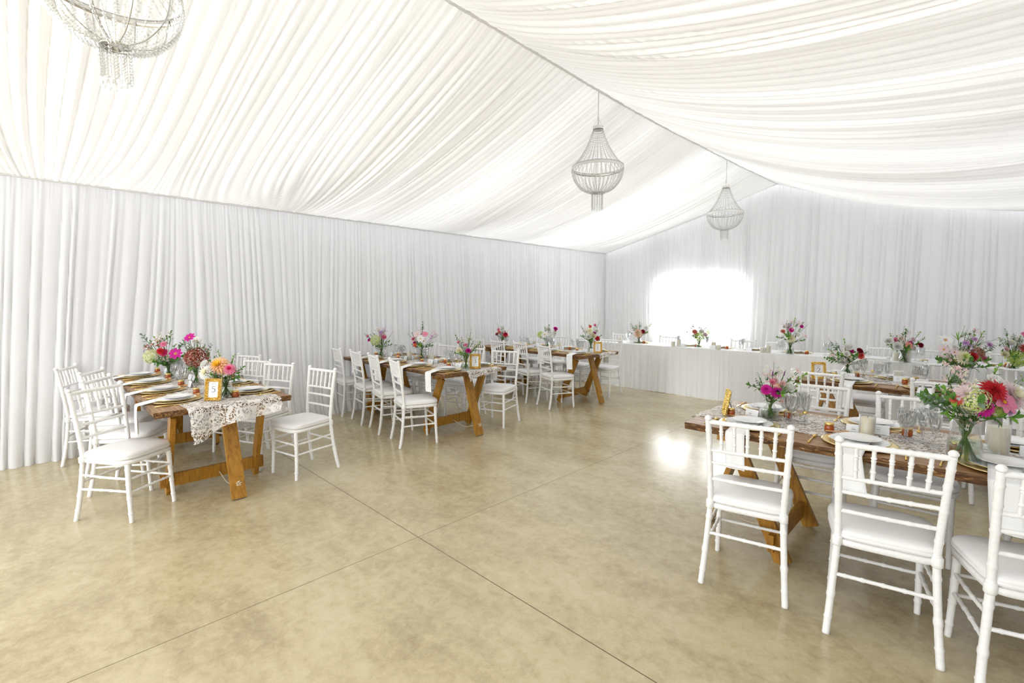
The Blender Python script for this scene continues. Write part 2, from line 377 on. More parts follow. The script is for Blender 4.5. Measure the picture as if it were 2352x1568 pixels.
def slab(levels, z):
    mb = MB(); n = 40; vs = []
    for (g, zz, k) in levels: vs += [(x, y, zz) for x, y in seat_outline(k, g)]
    N = len(levels); fs = [(i*n+j, i*n+(j+1) % n, (i+1)*n+(j+1) % n, (i+1)*n+j) for i in range(N-1) for j in range(n)]
    fs += [tuple(range(n-1, -1, -1)), tuple((N-1)*n+j for j in range(n))]; mb.add(vs, fs); return mb
CH_PARTS = []
def cp(name, mb, m, smooth=True): CH_PARTS.append((name, mb.mesh(name, m, smooth)))
for s in (-1, 1):
    mb = noded(post_pts(s), .0155, .0145, [.10, .22, .36, .50, .62, .74, .84, .93], 90)
    P = post_at(s, .895); mb.tube([P+Vector((0, -.001, 0)), P+Vector((0, -.002, .005)), P+Vector((0, -.003, .012)), P+Vector((0, -.004, .020)), P+Vector((0, -.005, .025))], [.0145, .0175, .0178, .013, .004], 12)
    mb.tube([(s*.172, -.172, .405), (s*.172, -.172, .41), (s*.172, -.172, .445), (s*.172, -.172, .45)], [.017, .0205, .0205, .017], 12)
    cp('leg', mb, M['chair'])
    cp('leg', noded([(s*.176, .182, 0), (s*.172, .172, .2), (s*.168, .168, .415)], .0135, .0165, [.16, .42, .66, .9], 60), M['chair'])
    for z in (.215, .305):
        a = post_at(s, z+.01); cp('stretcher', noded([a, (s*.174, 0, z+.004), (s*.172, .170, z)], .0085, .0085, [.2, .4, .6, .8], 50, 8, .0022), M['chair'])
def cross(z, r, name='stretcher', nodes=(.12, .3, .5, .7, .88)):
    a = post_at(-1, z); b = post_at(1, z); bow = Vector((0, -.006 if z > .5 else 0, 0))
    cp(name, noded([a, (a+b)/2+bow, b], r, r, nodes, 60, 8, .002), M['chair'])
cross(.265, .009)
for z in (.205, .30): cp('stretcher', noded([(-.173, .172, z), (0, .172, z), (.173, .172, z)], .0085, .0085, [.2, .4, .6, .8], 50, 8, .0022), M['chair'])
cross(.885, .0125, 'top_rail', (.08, .2, .35, .5, .65, .8, .92)); cross(.735, .0095, 'back_rail'); cross(.655, .0095, 'back_rail'); cross(.575, .0095, 'back_rail')
for i in range(5):
    t = (i+1)/6; a = post_at(-1, .885).lerp(post_at(1, .885), t)+Vector((0, -.004, 0)); b = post_at(-1, .735).lerp(post_at(1, .735), t)+Vector((0, -.003, 0))
    cp('spindle', noded([b, (a+b)/2, a], .0085, .0085, [.3, .62, .7], 40, 8, .003), M['chair'])
cp('seat_frame', slab([(-.012, .405, 1), (0, .41, 1), (0, .432, 1), (-.006, .436, 1)], 0), M['chair'])
cp('seat_cushion', slab([(-.02, .437, 1), (-.004, .440, 1), (.003, .450, 1), (.003, .456, 1), (-.0005, .458, 1), (.002, .462, 1), (-.002, .474, 1), (-.014, .482, 1), (-.05, .488, 1), (-.11, .490, 1), (-.15, .490, 1)], 0), M['vinyl'])
def chair(x, y, deg, label, group):
    t = thing('banquet_chair', label, 'chair', (x, y, 0), math.radians(deg), group)
    for nm, me in CH_PARTS: put(nm, me, t)
ORD = ['first from aisle', 'second from aisle', 'third from aisle', 'nearest the wall']
def chairs(lst, tbl, side, group):
    for i, (x, y, r, extra) in enumerate(lst):
        chair(x, y, r, f'white bamboo-style chair {extra}at {tbl}, {side} side, {ORD[i]}', group)
T5, T3, T1, T2, T4 = 'table five', 'table three', 'table one', 'table two', 'the front right table'
NS, FS = 'camera', 'far'
chairs([(-4.304, .404, -52, 'swung out '), (-4.90, .50, -30, 'angled '), (-5.47, .51, -28, 'angled '), (-6.02, .37, -23, 'pulled back ')], T5, NS, 'chairs around table 5')
chairs([(-4.25, 1.615, 192, 'pulled back '), (-4.88, 1.48, 203, 'tucked in '), (-5.34, 1.42, 203, 'tucked in '), (-5.93, 1.50, 200, 'tucked in ')], T5, FS, 'chairs around table 5')
chairs([(-4.303, 2.845, -17.6, ''), (-4.93, 2.94, -14, ''), (-5.49, 3.0, -10, ''), (-6.08, 3.02, -8, '')], T3, NS, 'chairs around table 3')
chairs([(-4.22, 4.00, 199, 'pulled back '), (-4.87, 3.98, 190, ''), (-5.42, 3.96, 186, ''), (-5.93, 3.95, 183, '')], T3, FS, 'chairs around table 3')
chairs([(-4.33, 5.30, -22, ''), (-4.90, 5.38, -16, ''), (-5.46, 5.42, -10, ''), (-6.0, 5.45, -6, '')], T1, NS, 'chairs around table 1')
chairs([(-4.30, 6.50, 186, ''), (-4.86, 6.50, 184, ''), (-5.42, 6.50, 181, ''), (-5.93, 6.50, 180, '')], T1, FS, 'chairs around table 1')
chairs([(-.84, 2.70, 12.5, ''), (-.267, 2.715, 11.5, ''), (.204, 2.70, 17, '')], T4, NS, 'chairs around the front right table')
chairs([(-.80, 3.84, 184, ''), (-.235, 3.72, 186, ''), (.34, 3.74, 182, '')], T4, FS, 'chairs around the front right table')
chairs([(-.99, 5.02, 2, ''), (-.17, 5.06, 4, ''), (.42, 5.06, 2, '')], T2, NS, 'chairs around table 2')
chairs([(-.86, 6.36, 182, ''), (-.17, 6.12, 180, ''), (.34, 6.14, 180, '')], T2, FS, 'chairs around table 2')
hx = [(-5.03, 'furthest left '), (-4.02, 'before the left of the window '), (-2.72, 'just right of the window '), (-2.2, 'left of the tallest bouquet '),
      (-.89, 'behind the white and coral bouquet '), (-.30, 'right of the pair of tall candles '), (.30, 'furthest right in view ')]
for x, e in hx: chair(x, 7.93, 180+R_.uniform(-3, 3), f'white bamboo-style chair behind the head table, {e.strip()}', 'chairs behind the head table')

# ------------------------------------------------------------------ trestle tables
TZ = .76
def trestle_table(xa, sgn, yc, label):
    """xa: aisle end, sgn: direction away from the aisle"""
    Lx, W = 2.34, .90
    t = thing('trestle_table', label, 'table', (xa, yc, 0), 0 if sgn > 0 else PI, 'wooden trestle tables')
    mb = MB(); nb = 4; bw = W/nb; rg = random.Random(int(yc*100))
    for i in range(nb):
        y0 = -W/2+i*bw+.0015; y1 = y0+bw-.003; N = 60; e0 = rg.uniform(-.012, .012)
        vs = []
        for k in range(N+1):
            x = e0+(Lx-e0)*k/N
            w0 = (.009*n1(k*.5, i+yc)+.005*n1(k*1.7, i+yc+4)) if i == 0 else 0; w1 = (.009*n1(k*.5, i+yc+9)+.005*n1(k*1.7, i+yc+14)) if i == nb-1 else 0
            vs += [(x, y0+w0+.006*(i == 0), TZ-.042), (x, y0+w0-.002, TZ-.008), (x, y0+w0+.004, TZ), (x, y1+w1-.004, TZ), (x, y1+w1+.002, TZ-.008), (x, y1+w1-.006*(i == nb-1), TZ-.042)]
        for k in range(N):
            for j in range(6):
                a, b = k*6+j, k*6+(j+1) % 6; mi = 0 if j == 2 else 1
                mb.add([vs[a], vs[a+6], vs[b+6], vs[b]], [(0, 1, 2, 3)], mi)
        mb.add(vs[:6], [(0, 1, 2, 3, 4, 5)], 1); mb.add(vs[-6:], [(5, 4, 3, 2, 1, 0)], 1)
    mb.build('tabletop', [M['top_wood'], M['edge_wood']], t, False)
    for e in (0, 1):
        ex = (lambda d: d) if e == 0 else (lambda d: Lx-d); q = 1 if e == 0 else -1
        mb = MB(); mb.box((ex(.24), 0, TZ-.062), (.09, W-.08, .038)); mb.build('batten', M['leg_wood'], t, False)
        for s in (-1, 1):
            mb = MB(); mb.beam((ex(.56), s*.315, .008), (ex(.255), s*.305, TZ-.082), .034, .088, (0, 1, 0)); mb.build('leg', M['leg_wood'], t, False)
        mb = MB(); mb.beam((ex(.535)-q*.033, -.37, .12), (ex(.535)-q*.033, .37, .12), .10, .03, (0, 0, 1)); mb.build('leg_rail', M['leg_wood'], t, False)
        o = -.05
        mb = MB(); mb.beam((ex(.03), o, .008), (ex(.245), o, TZ-.082), .10, .032, (0, 1, 0)); mb.build('leg', M['leg_wood'], t, False)
        mb = MB(); pts = crv([(ex(.045)-q*.02, o, .13), (ex(.06), o, .13), (ex(.28), o+.01, .065), (ex(.50), o+.02, .11)], 20)
        mb.tube(pts, .0045, 6)
        for k in range(5):
            a = k*1.3; mb.tube([(ex(.045)-q*.022, o, .13), (ex(.045)-q*(.034), o+.012*math.cos(a), .13+.012*math.sin(a)), (ex(.045)-q*.028, o+.02*math.cos(a+.5), .13+.02*math.sin(a+.5))], .005, 6)
        mb.build('tie_rope', M['rope'], t)
    return t
XLA, XRA = -3.93, -1.28
TABS = {T5: (XLA, -1, .965), T3: (XLA, -1, 3.42), T1: (XLA, -1, 5.87), T4: (XRA, 1, 3.27), T2: (XRA, 1, 5.65)}
trestle_table(*TABS[T5], 'wooden trestle table with the number 5 frame, nearest on the left')
trestle_table(*TABS[T3], 'wooden trestle table with the number 3 frame, behind table five')
trestle_table(*TABS[T1], 'wooden trestle table with the number 1 frame, furthest from the camera')
trestle_table(*TABS[T4], 'rough-edged wooden trestle table nearest the camera on the right')
trestle_table(*TABS[T2], 'wooden trestle table between the front right table and the head table')

# lace runners
def runner(tb, y0, y1, hang, seed, label):
    xa, sg, yc = TABS[tb]; L = 2.28
    def fn(u, q):
        s = -hang+(L+hang)*u            # along the table, negative hangs over the aisle end
        yy = y0+(y1-y0)*q; ed = .018*n1(s*9, seed+q*3)+.010*n1(s*31, seed+q*5)
        if q < .01 or q > .99: yy += ed
        yy += .02*n1(s*3, seed+8)
        h = hang*(1.25-.80*q+.10*math.sin(q*8+seed))
        if s >= 0:
            return (xa+sg*s, yc+yy, TZ+.0025+.004*max(0, n1(s*14+q*9, seed))+.003*max(0, n1(q*30, s*4)))
        d = -s*h/hang; out = .012+.03*min(1, d/.05)*0+.03*math.sin(q*13+seed)*min(1, d/.12)+.012*min(1, d/.03)
        return (xa-sg*(min(d, .02)+max(out, .008) if d > .02 else d), yc+yy+.03*math.sin(q*9+1)*d*3, TZ+.0025-max(0, d-.015))
    mb = MB(); mb.grid(fn, 240, 40)
    tag(mb.build('lace_runner', M['lace']), label, 'table runner', 'lace table runners')
runner(T5, -.27, .36, .20, 1, 'white lace runner hanging over the end of table 5')
runner(T3, -.18, .33, .09, 2, 'white lace runner along table 3 beside the frame with number 3')
runner(T1, -.15, .32, .07, 3, 'white lace runner along table 1 beside the frame with number 1')
runner(T4, -.23, .34, .03, 4, 'white lace runner along the front right table')
runner(T2, -.22, .34, .03, 5, 'white lace runner along table 2, in front of the head table')

# ------------------------------------------------------------------ head table
HZ, HY0, HY1, HX0, HX1 = .785, 7.40, 8.02, -5.55, .74
ht = thing('head_table', 'long head table covered in white cloth with a pleated white skirt', 'table', ((HX0+HX1)/2, (HY0+HY1)/2, 0))
cx_, cy_ = (HX0+HX1)/2, (HY0+HY1)/2
mb = MB(); mb.box((0, 0, HZ-.0125), (HX1-HX0, HY1-HY0, .025)); mb.build('table_cloth', M['cloth_top'], ht, False)
A = folds(9, 91, .05, .15); B = folds(9, 92, .02, .05)
def skirt(pa, pb, nrm, seed):
    pa = Vector(pa); pb = Vector(pb); L = (pb-pa).length; d = (pb-pa)/L; nr = Vector(nrm)
    def fn(u, q):
        s = u*L; dn = 1-q; s2 = s+.05*n1(s*2, seed)*dn
        off = .002+.042*A(s2)*(.15+.85*min(1, dn*3))+.009*B(s2)*(.5+.5*q)+.03*dn*dn*(.6+.6*n1(s*1.5, seed+2))
        z = (HZ-.002)*q+.004+(.012*abs(n1(s*5, seed+4)))*dn
        return pa+d*s+nr*off+Vector((0, 0, z))
    mb = MB(); mb.grid(fn, int(L/.008), 22); return mb
skirt((HX0-cx_, HY0-cy_, 0), (HX1-cx_, HY0-cy_, 0), (0, -1, 0), 3).build('skirt', M['skirt_cloth'], ht)
skirt((HX0-cx_, HY1-cy_, 0), (HX0-cx_, HY0-cy_, 0), (-1, 0, 0), 5).build('skirt', M['skirt_cloth'], ht)
skirt((HX1-cx_, HY0-cy_, 0), (HX1-cx_, HY1-cy_, 0), (1, 0, 0), 7).build('skirt', M['skirt_cloth'], ht)
mb = MB()
for x in (-2.9, -1.5, 0, 1.5, 2.9): mb.box((x, 0, (HZ-.03)/2), (.5, .04, HZ-.03))
mb.build('support', M['leg_wood'], ht, False)

# ------------------------------------------------------------------ tableware meshes
def lmesh(name, prof, m, n=32, wob=None):
    mb = MB(); mb.lathe(prof, n, wob=wob); return mb.mesh(name, m)
ch_wob = lambda i, a: 1+(.012*math.sin(a*17)+.010*math.sin(a*29+1) if i in (2, 3, 4) else 0)
ME = {}
ME['charger'] = lmesh('charger_plate', [(0, .001), (.10, .001), (.160, .008), (.168, .011), (.160, .0125), (.118, .006), (.112, .004), (0, .004)], M['gold_pale'], 64, ch_wob)
mb = MB(); mb.lathe([(0, .001), (.07, .001), (.088, .006), (.132, .016), (.134, .0175), (.130, .0180), (.088, .009), (.08, .0055), (0, .0055)], 48)
mb.m = [1 if (i//48) in (3, 4, 5) and False else (1 if i//48 in (3, 4) else 0) for i in range(len(mb.f))]
ME['plate'] = mb.mesh('dinner_plate', [M['china'], M['gold']])
ME['side'] = lmesh('side_plate', [(0, .001), (.05, .001), (.062, .004), (.094, .012), (.095, .0130), (.092, .0134), (.06, .007), (.05, .0045), (0, .0045)], M['china'], 40)
def fork_mesh():
    mb = MB(); mb.tube([(0, -.10, .004), (0, -.04, .005), (0, .03, .006), (0, .045, .004)], [.0045, .004, .0025, .003], 8)
    mb.tube([(0, .045, .004), (0, .052, .003), (0, .062, .003)], [.003, .009, .011], 8)
    for k in (-1.5, -.5, .5, 1.5): mb.tube([(k*.0048, .058, .003), (k*.005, .075, .003), (k*.005, .098, .007)], [.0022, .0022, .0012], 6)
    return mb.mesh('fork', M['gold'])
def knife_mesh():
    mb = MB(); mb.tube([(0, -.11, .004), (0, -.05, .005), (0, .0, .005)], [.005, .0055, .004], 8)
    mb.add([(-.004, 0, .002), (.004, 0, .002), (.008, .05, .002), (.006, .09, .002), (-.004, .11, .002), (-.004, 0, .005), (.004, 0, .005), (.008, .05, .004), (.006, .09, .004), (-.004, .11, .004)],
           [(4, 3, 2, 1, 0), (5, 6, 7, 8, 9), (0, 1, 6, 5), (1, 2, 7, 6), (2, 3, 8, 7), (3, 4, 9, 8), (4, 0, 5, 9)])
    return mb.mesh('knife', M['gold'])
ME['fork'] = fork_mesh(); ME['knife'] = knife_mesh()
mb = MB(); mb.lathe([(0, 0), (.021, 0), (.024, .004), (.024, .030), (.020, .036), (.020, .038), (0, .038)], 20); ME['jar'] = mb.mesh('honey_jar', M['honey'])
mb = MB(); mb.lathe([(0, .0385), (.022, .0385), (.0235, .041), (.0235, .049), (.021, .051), (0, .051)], 20); ME['jar_lid'] = mb.mesh('lid', M['gold'])
mb = MB(); mb.tube([(0, -.055, .010), (0, .0, .011), (0, .03, .012)], [.0035, .003, .004], 8)
for k in range(5): mb.tube([(0, .030+k*.006, .0125), (0, .0325+k*.006, .0125), (0, .035+k*.006, .0125)], [.007, .0118-.0008*abs(k-2)*1.5, .007], 12)
ME['dipper'] = mb.mesh('honey_dipper', M['dipper'])
def card_mesh(wd=.085, h=.052):
    mb = MB(); t = .0012; a = .016
    for s in (-1, 1):
        mb.add([(-wd/2, s*a, 0), (wd/2, s*a, 0), (wd/2, 0, h), (-wd/2, 0, h), (-wd/2, s*(a-t), 0), (wd/2, s*(a-t), 0), (wd/2, 0, h-t*3), (-wd/2, 0, h-t*3)],
               [(0, 1, 2, 3), (7, 6, 5, 4), (0, 4, 5, 1), (1, 5, 6, 2), (3, 7, 4, 0)])
    return mb.mesh('place_card', M['paper'], False)
ME['card'] = card_mesh()
def script_mesh(wd=.05, rows=3):
    """thin handwriting-like lines on the camera side of a place card"""
    mb = MB(); rg = random.Random(5)
    for r in range(rows):
        z = .037-r*.011; yy = -(.016*(1-z/.052))-.0006; w_ = wd*(.45 if r != 1 else .36); big = .0042 if r == 1 else .0014
        pts = [(-w_/2+w_*k/26-.008, yy-.0001, z+big*math.sin(k*1.9+r)*(.5+.5*rg.random())) for k in range(27)]
        mb.tube(pts, .00028, 4)
    return mb.mesh('lettering', M['ink'])
ME['script'] = script_mesh()
def goblet(bowl_r, bowl_h, stem, foot_r, flute=False):
    z0 = stem; b = bowl_r
    if flute: prof = [(0, .002), (foot_r, .002), (foot_r*.95, .004), (.008, .010), (.0055, .02), (.009, stem*.5), (.0055, stem*.8), (.008, z0), (b*.62, z0+bowl_h*.15), (b*.8, z0+bowl_h*.4), (b, z0+bowl_h), (b-.0015, z0+bowl_h), (b*.75, z0+bowl_h*.4), (b*.5, z0+bowl_h*.17), (0, z0+.012)]
    else: prof = [(0, .002), (foot_r, .002), (foot_r*.95, .004), (.010, .010), (.006, .02), (.010, stem*.55), (.006, stem*.8), (.010, z0), (b*.6, z0+bowl_h*.10), (b*.88, z0+bowl_h*.34), (b*.97, z0+bowl_h*.6), (b, z0+bowl_h), (b-.0018, z0+bowl_h), (b*.93, z0+bowl_h*.6), (b*.83, z0+bowl_h*.36), (b*.5, z0+bowl_h*.14), (0, z0+.010)]
    return lmesh('wine_goblet', prof, M['cut_glass'], 20)
ME['goblet'] = goblet(.043, .095, .065, .036); ME['flute'] = goblet(.031, .115, .065, .032, True)
mb = MB(); mb.lathe([(0, 0), (.033, 0), (.034, .003), (.034, .098), (.031, .100), (.010, .097), (0, .097)], 28); ME['candle'] = mb.mesh('wax', M['candle'])
mb = MB(); mb.lathe([(0, -.0), (.037, -.0), (.038, .002), (.038, .112), (.0368, .112), (.0368, .003), (0, .003)], 28); ME['candle_glass'] = mb.mesh('glass_sleeve', M['glass'])
mb = MB(); mb.tube([(0, 0, .097), (.001, 0, .103), (.003, 0, .108)], .0012, 5); ME['wick'] = mb.mesh('wick', M['black'])
mb = MB(); mb.lathe([(0, 0), (.019, 0), (.020, .004), (.013, .055), (.012, .062), (0, .062)], 16); ME['shaker'] = mb.mesh('shaker_body', M['glass'])
mb = MB(); mb.lathe([(.012, .062), (.014, .064), (.014, .070), (.009, .078), (0, .080)], 16); ME['shaker_cap'] = mb.mesh('cap', M['gold'])
def napkin_mesh(over, seed, plate=.15):
    """folded napkin lying across the plate along -y and hanging over the table edge at distance over"""
    mb = MB(); wd = .105; rg = random.Random(seed); drop = rg.uniform(.17, .21)
    path = [(.085, .0245), (.0, .0225), (-.09, .0225), (-.128, .0255), (-.145, .022), (-over+.02, .009), (-over-.004, .004), (-over-.012, -.012), (-over-.014, -.06), (-over-.015, -drop)]
    P = crv([(0, a, b) for a, b in path], 34)
    sk = rg.uniform(-.02, .02)
    def fn(u, q):
        p = P[min(33, int(round(u*33)))]; d = max(0, -p.z)/drop
        x = (q-.5)*wd*(1+(.30 if seed % 2 else .0)*d)+sk*d; return (x, p.y-.006*math.sin(q*7+seed)*min(1, d*2), p.z+.0012*math.sin(q*9))
    def fn2(u, q):
        a = fn(u, q); return (a[0], a[1]+(.004 if a[2] < 0 else 0), a[2]-(.004 if a[2] >= 0 else 0))
    mb.grid(fn, 34, 8); b = len(mb.v); mb.grid(fn2, 34, 8)
    for i in range(33):
        for j in (0, 7): mb.f.append((i*8+j, (i+1)*8+j, b+(i+1)*8+j, b+i*8+j)); mb.m.append(0)
    for i in (0, 33):
        for j in range(7): mb.f.append((i*8+j, i*8+j+1, b+i*8+j+1, b+i*8+j)); mb.m.append(0)
    return mb.mesh('napkin', M['napkin'])
NAP = [napkin_mesh(.235, k) for k in range(4)]

def setting(x, y, side, where, tbl, full=True, far=False, k=0, z=TZ, nap=True):
    """one place laid at x, y; side -1: guest sits toward the camera end (-y), +1: beyond the table"""
    rz = 0 if side < 0 else PI; c, s = math.cos(rz), math.sin(rz)
    def P(dx, dy, dz=0): return (x+dx*c-dy*s, y+dx*s+dy*c, z+dz)
    def one(name, me, lab, cat, dx, dy, dz, r=0, grp=None):
        return tag(put(name, me, None, P(dx, dy, dz), rz+r), f'{lab} {where}', cat, f'{grp or name.replace("_", " ")+"s"} on {tbl}')
    one('charger_plate', ME['charger'], 'gold wavy-rimmed charger', 'charger plate', 0, 0, .003, 0)
    one('dinner_plate', ME['plate'], 'gold-rimmed white dinner plate', 'plate', 0, 0, .0078)
    if nap: one('napkin', NAP[k % 4], 'white napkin over the edge', 'napkin', R_.uniform(-.008, .008), 0, 0, 0)
    one('side_plate', ME['side'], 'small white side plate', 'plate', 0, .012, .0262 if nap else .0275)
    one('fork', ME['fork'], 'gold fork left of plate', 'fork', -.20, -.06, .0025, R_.uniform(-.1, .1))
    one('knife', ME['knife'], 'gold knife right of plate', 'knife', .195, -.05, .0025, R_.uniform(-.1, .1))
    j = thing('honey_jar', f'gold-lidded honey jar {where}', 'jar', P(-.165, .165, .007), rz, f'honey jars on {tbl}')
    put('jar_body', ME['jar'], j); put('lid', ME['jar_lid'], j)
    one('honey_dipper', ME['dipper'], 'wooden honey dipper beside jar', 'honey dipper', -.125, .155, .004, R_.uniform(-1.4, -.9))
    cd = thing('place_card', f'white folded place card {where}', 'card', P(-.05 if full else 0, .215, .006), (0 if side < 0 else 0)+R_.uniform(-.25, .25), f'place cards on {tbl}')
    put('card', ME['card'], cd); put('lettering', ME['script'], cd)
KEEP = [(at(px_, py_, zz), rr_) for px_, py_, zz, rr_ in [(2212, 1062, TZ, .12), (1768, 964, TZ, .09), (1945, 862, TZ, .09), (2200, 885, TZ, .10), (388, 868, TZ, .09), (452, 884, TZ, .085), (520, 913, TZ, .095),
    (876, 819, TZ, .09), (968, 826, TZ, .095), (1070, 850, TZ, .085), (1154, 794, TZ, .085), (1257, 798, TZ, .085), (1357, 808, TZ, .08), (1467, 788, .785, .09), (1605, 799, .785, .09), (1814, 814, .785, .1), (2075, 832, .785, .1), (2325, 852, .785, .1),
    (489, 922, TZ, .10), (1091, 848, TZ, .10), (1373, 812, TZ, .10), (1880, 872, TZ, .10), (1664, 954, TZ, .10), (1990, 1007, TZ, .08), (2288, 1047, TZ, .09), (2063, 873, TZ, .08), (2110, 862, TZ, .08)]]
def drink(kind, x, y, where, tbl, z=TZ):
    for _ in range(12):
        hit = [(k_, rr_) for k_, rr_ in KEEP if math.hypot(k_.x-x, k_.y-y) < rr_]
        if not hit: break
        k_, rr_ = hit[0]; d_ = max(.001, math.hypot(x-k_.x, y-k_.y)); x = k_.x+(x-k_.x)/d_*(rr_+.004); y = k_.y+(y-k_.y)/d_*(rr_+.004)
    KEEP.append((Vector((x, y, z)), .078))
    nm = {'goblet': 'wine_goblet', 'flute': 'champagne_flute'}[kind]; lab = {'goblet': 'cut-crystal goblet', 'flute': 'slim crystal flute'}[kind]
    tag(put(nm, ME[kind], None, (x, y, z+.006), R_.uniform(0, 6)), f'{lab} {where}', 'glass', f'crystal glasses on {tbl}')

SEATS = {
 T5: ([(-4.32, .712), (-4.87, .708), (-5.45, .706), (-6.02, .704)], [(-4.30, 1.235), (-4.86, 1.23), (-5.43, 1.23), (-5.99, 1.23)]),
 T3: ([(-4.16, 3.16), (-4.70, 3.16), (-5.25, 3.16), (-5.82, 3.16)], [(-4.20, 3.69), (-4.82, 3.69), (-5.36, 3.69), (-5.90, 3.69)]),
 T1: ([(-4.16, 5.61), (-4.70, 5.61), (-5.22, 5.61), (-5.75, 5.61)], [(-4.20, 6.13), (-4.78, 6.13), (-5.34, 6.13), (-5.88, 6.13)]),
 T4: ([(-.955, 3.01), (-.41, 3.01), (.12, 3.01)], [(-1.0, 3.53), (-.41, 3.53), (.17, 3.53)]),
 T2: ([(-.82, 5.39), (-.28, 5.39), (.26, 5.39)], [(-1.0, 5.91), (-.55, 5.91), (.20, 5.91)]),
}
kk = 0
for tb, (near, far) in SEATS.items():
    for side, lst, sn in ((-1, near, NS), (1, far, FS)):
        for i, (x, y) in enumerate(lst):
            where = f'on {tb}, {sn} side, {ORD[i]}'
            setting(x, y, side, where, tb, k=kk); kk += 1
            yy = y+.26*(-side) if False else (y-side*.225)
            yc = TABS[tb][2]
            drink('goblet', x+.17*TABS[tb][1], yy, where, tb)
            drink('flute', x+.235*TABS[tb][1], yy-side*.045, where, tb)
# head table places face the room
for i, (px_, e) in enumerate([(1390, 'left of the peach bouquet'), (1518, 'right of the peach bouquet'), (1592, 'behind the lime-green bouquet'), (1683, 'between the paired candles'), (1785, 'left of the tallest bouquet'),
                              (1905, 'right of the tallest bouquet'), (2140, 'right of the paired tall candles'), (2265, 'left of the lime and coral bouquet')]):
    P_ = at(px_, 796+(px_-1400)*.065, HZ); x = P_.x; y = 7.80; wh = f'on the head table, {e}'; g = ' on the head table'
    tag(put('charger_plate', ME['charger'], None, (x, y, HZ+.001)), 'gold charger plate '+wh, 'charger plate', 'charger plates'+g)
    tag(put('dinner_plate', ME['plate'], None, (x, y, HZ+.0058)), 'white gold-rimmed plate '+wh, 'plate', 'plates'+g)
    tag(put('fork', ME['fork'], None, (x+.20, y-.02, HZ+.001), PI), 'gold fork '+wh, 'fork', 'forks'+g)
    tag(put('napkin', NAP[0], None, (x, 7.785, HZ+.0), PI), 'white napkin over the plate '+wh, 'napkin', 'napkins'+g)
    j = thing('honey_jar', 'gold-lidded honey jar '+wh, 'jar', (x+.17, y-.15, HZ+.001), 0, 'honey jars'+g); put('jar_body', ME['jar'], j); put('lid', ME['jar_lid'], j)
    cd = thing('place_card', 'white place card '+wh, 'card', (x-.02, y-.24, HZ+.001), R_.uniform(-.3, .3), 'place cards'+g); put('card', ME['card'], cd)
    drink('goblet', x-.19, y-.10, wh, 'the head table', HZ-.004); drink('flute', x-.13, y-.17, wh, 'the head table', HZ-.004)

def candle(x, y, z, sc, label, grp):
    t = thing('pillar_candle', label, 'candle', (x, y, z), 0, grp)
    put('wax', ME['candle'], t); put('wick', ME['wick'], t); put('glass_sleeve', ME['candle_glass'], t)
    t.scale = (sc[0], sc[0], sc[1]); 
for px_, py_, h_, e in [(1424, 787, 1.0, 'standing alone at the left end'), (1546, 795, .8, 'shorter of the pair left of the lime-green bouquet'), (1559, 795, 1.15, 'taller of the pair left of the lime-green bouquet'),
                        (1639, 799, .95, 'taller of the pair right of the lime-green bouquet'), (1647, 803, .7, 'shorter of the pair right of the lime-green bouquet'), (1748, 810, .75, 'shorter of the pair left of the tallest bouquet'), (1761, 811, 1.0, 'taller of the pair left of the tallest bouquet'),
                        (2058, 828, 1.05, 'shorter of the pair under the white and coral bouquet'), (2083, 832, 1.5, 'taller of the pair under the white and coral bouquet')]:
    p = at(px_, py_, HZ); candle(p.x, min(max(p.y, 7.46), 7.9), HZ+.001, (.95, h_), f'cream candle on head table, {e}', 'candles on the head table')
for px_, py_, z, sc, e in [(1990, 1007, TZ, (1.0, 1.12), 'beside the crystal goblet on the front right table'), (2288, 1047, TZ, (1.18, 1.40), 'right of the big pink bouquet on the front right table'),
                           (2063, 873, TZ, (1.1, .80), 'beside a honey jar on table two'), (2110, 862, TZ, (1.1, .80), 'behind the shorter candle on table two'),
                           (425, 870, TZ, (.9, .9), 'behind the glasses on table five'), (940, 826, TZ, (.9, 1.0), 'left of the middle bouquet on table three'), (990, 832, TZ, (.9, .9), 'right of the middle bouquet on table three'),
                           (1285, 801, TZ, (.9, 1.0), 'right of the white bouquet on table one'), (1228, 796, TZ, (.9, .9), 'left of the white bouquet on table one')]:
    p = at(px_, py_, z); candle(p.x, p.y, z+.0075, sc, f'cream pillar candle {e}', 'candles on the wooden tables')
for px_, py_, e in [(1848, 975, 'on the front right table'), (2003, 845+25, 'on table two'), (500, 890, 'on table five')]:
    p = at(px_, py_, TZ); t = thing('salt_shaker', f'small glass shaker with gold top {e}', 'shaker', (p.x, p.y, TZ+.007), 0, 'glass shakers'); put('shaker_body', ME['shaker'], t); put('cap', ME['shaker_cap'], t)

# ------------------------------------------------------------------ table numbers
DIG = {
 '1': [[(.30, .80, .03), (.50, .97, .05), (.50, .97, .09), (.50, .05, .09)], [(.30, .02, .03), (.72, .02, .03)]],
 '2': [[(.20, .72, .07), (.28, .90, .07), (.50, .98, .05), (.72, .88, .08), (.76, .70, .10), (.62, .45, .09), (.35, .20, .06), (.18, .04, .05), (.82, .04, .09), (.85, .18, .03)]],
 '3': [[(.22, .80, .06), (.35, .94, .05), (.55, .97, .06), (.70, .80, .10), (.60, .60, .07), (.42, .53, .03), (.62, .48, .07), (.76, .28, .11), (.60, .07, .07), (.38, .02, .05), (.20, .10, .08)]],
 '4': [[(.66, .02, .10), (.66, .97, .09)], [(.66, .97, .04), (.14, .30, .04), (.86, .30, .06)]],
 '5': [[(.76, .95, .04), (.70, .90, .08), (.36, .90, .07), (.28, .52, .04), (.50, .60, .06), (.72, .48, .10), (.78, .28, .12), (.64, .08, .08), (.42, .01, .05), (.22, .08, .09)]]}
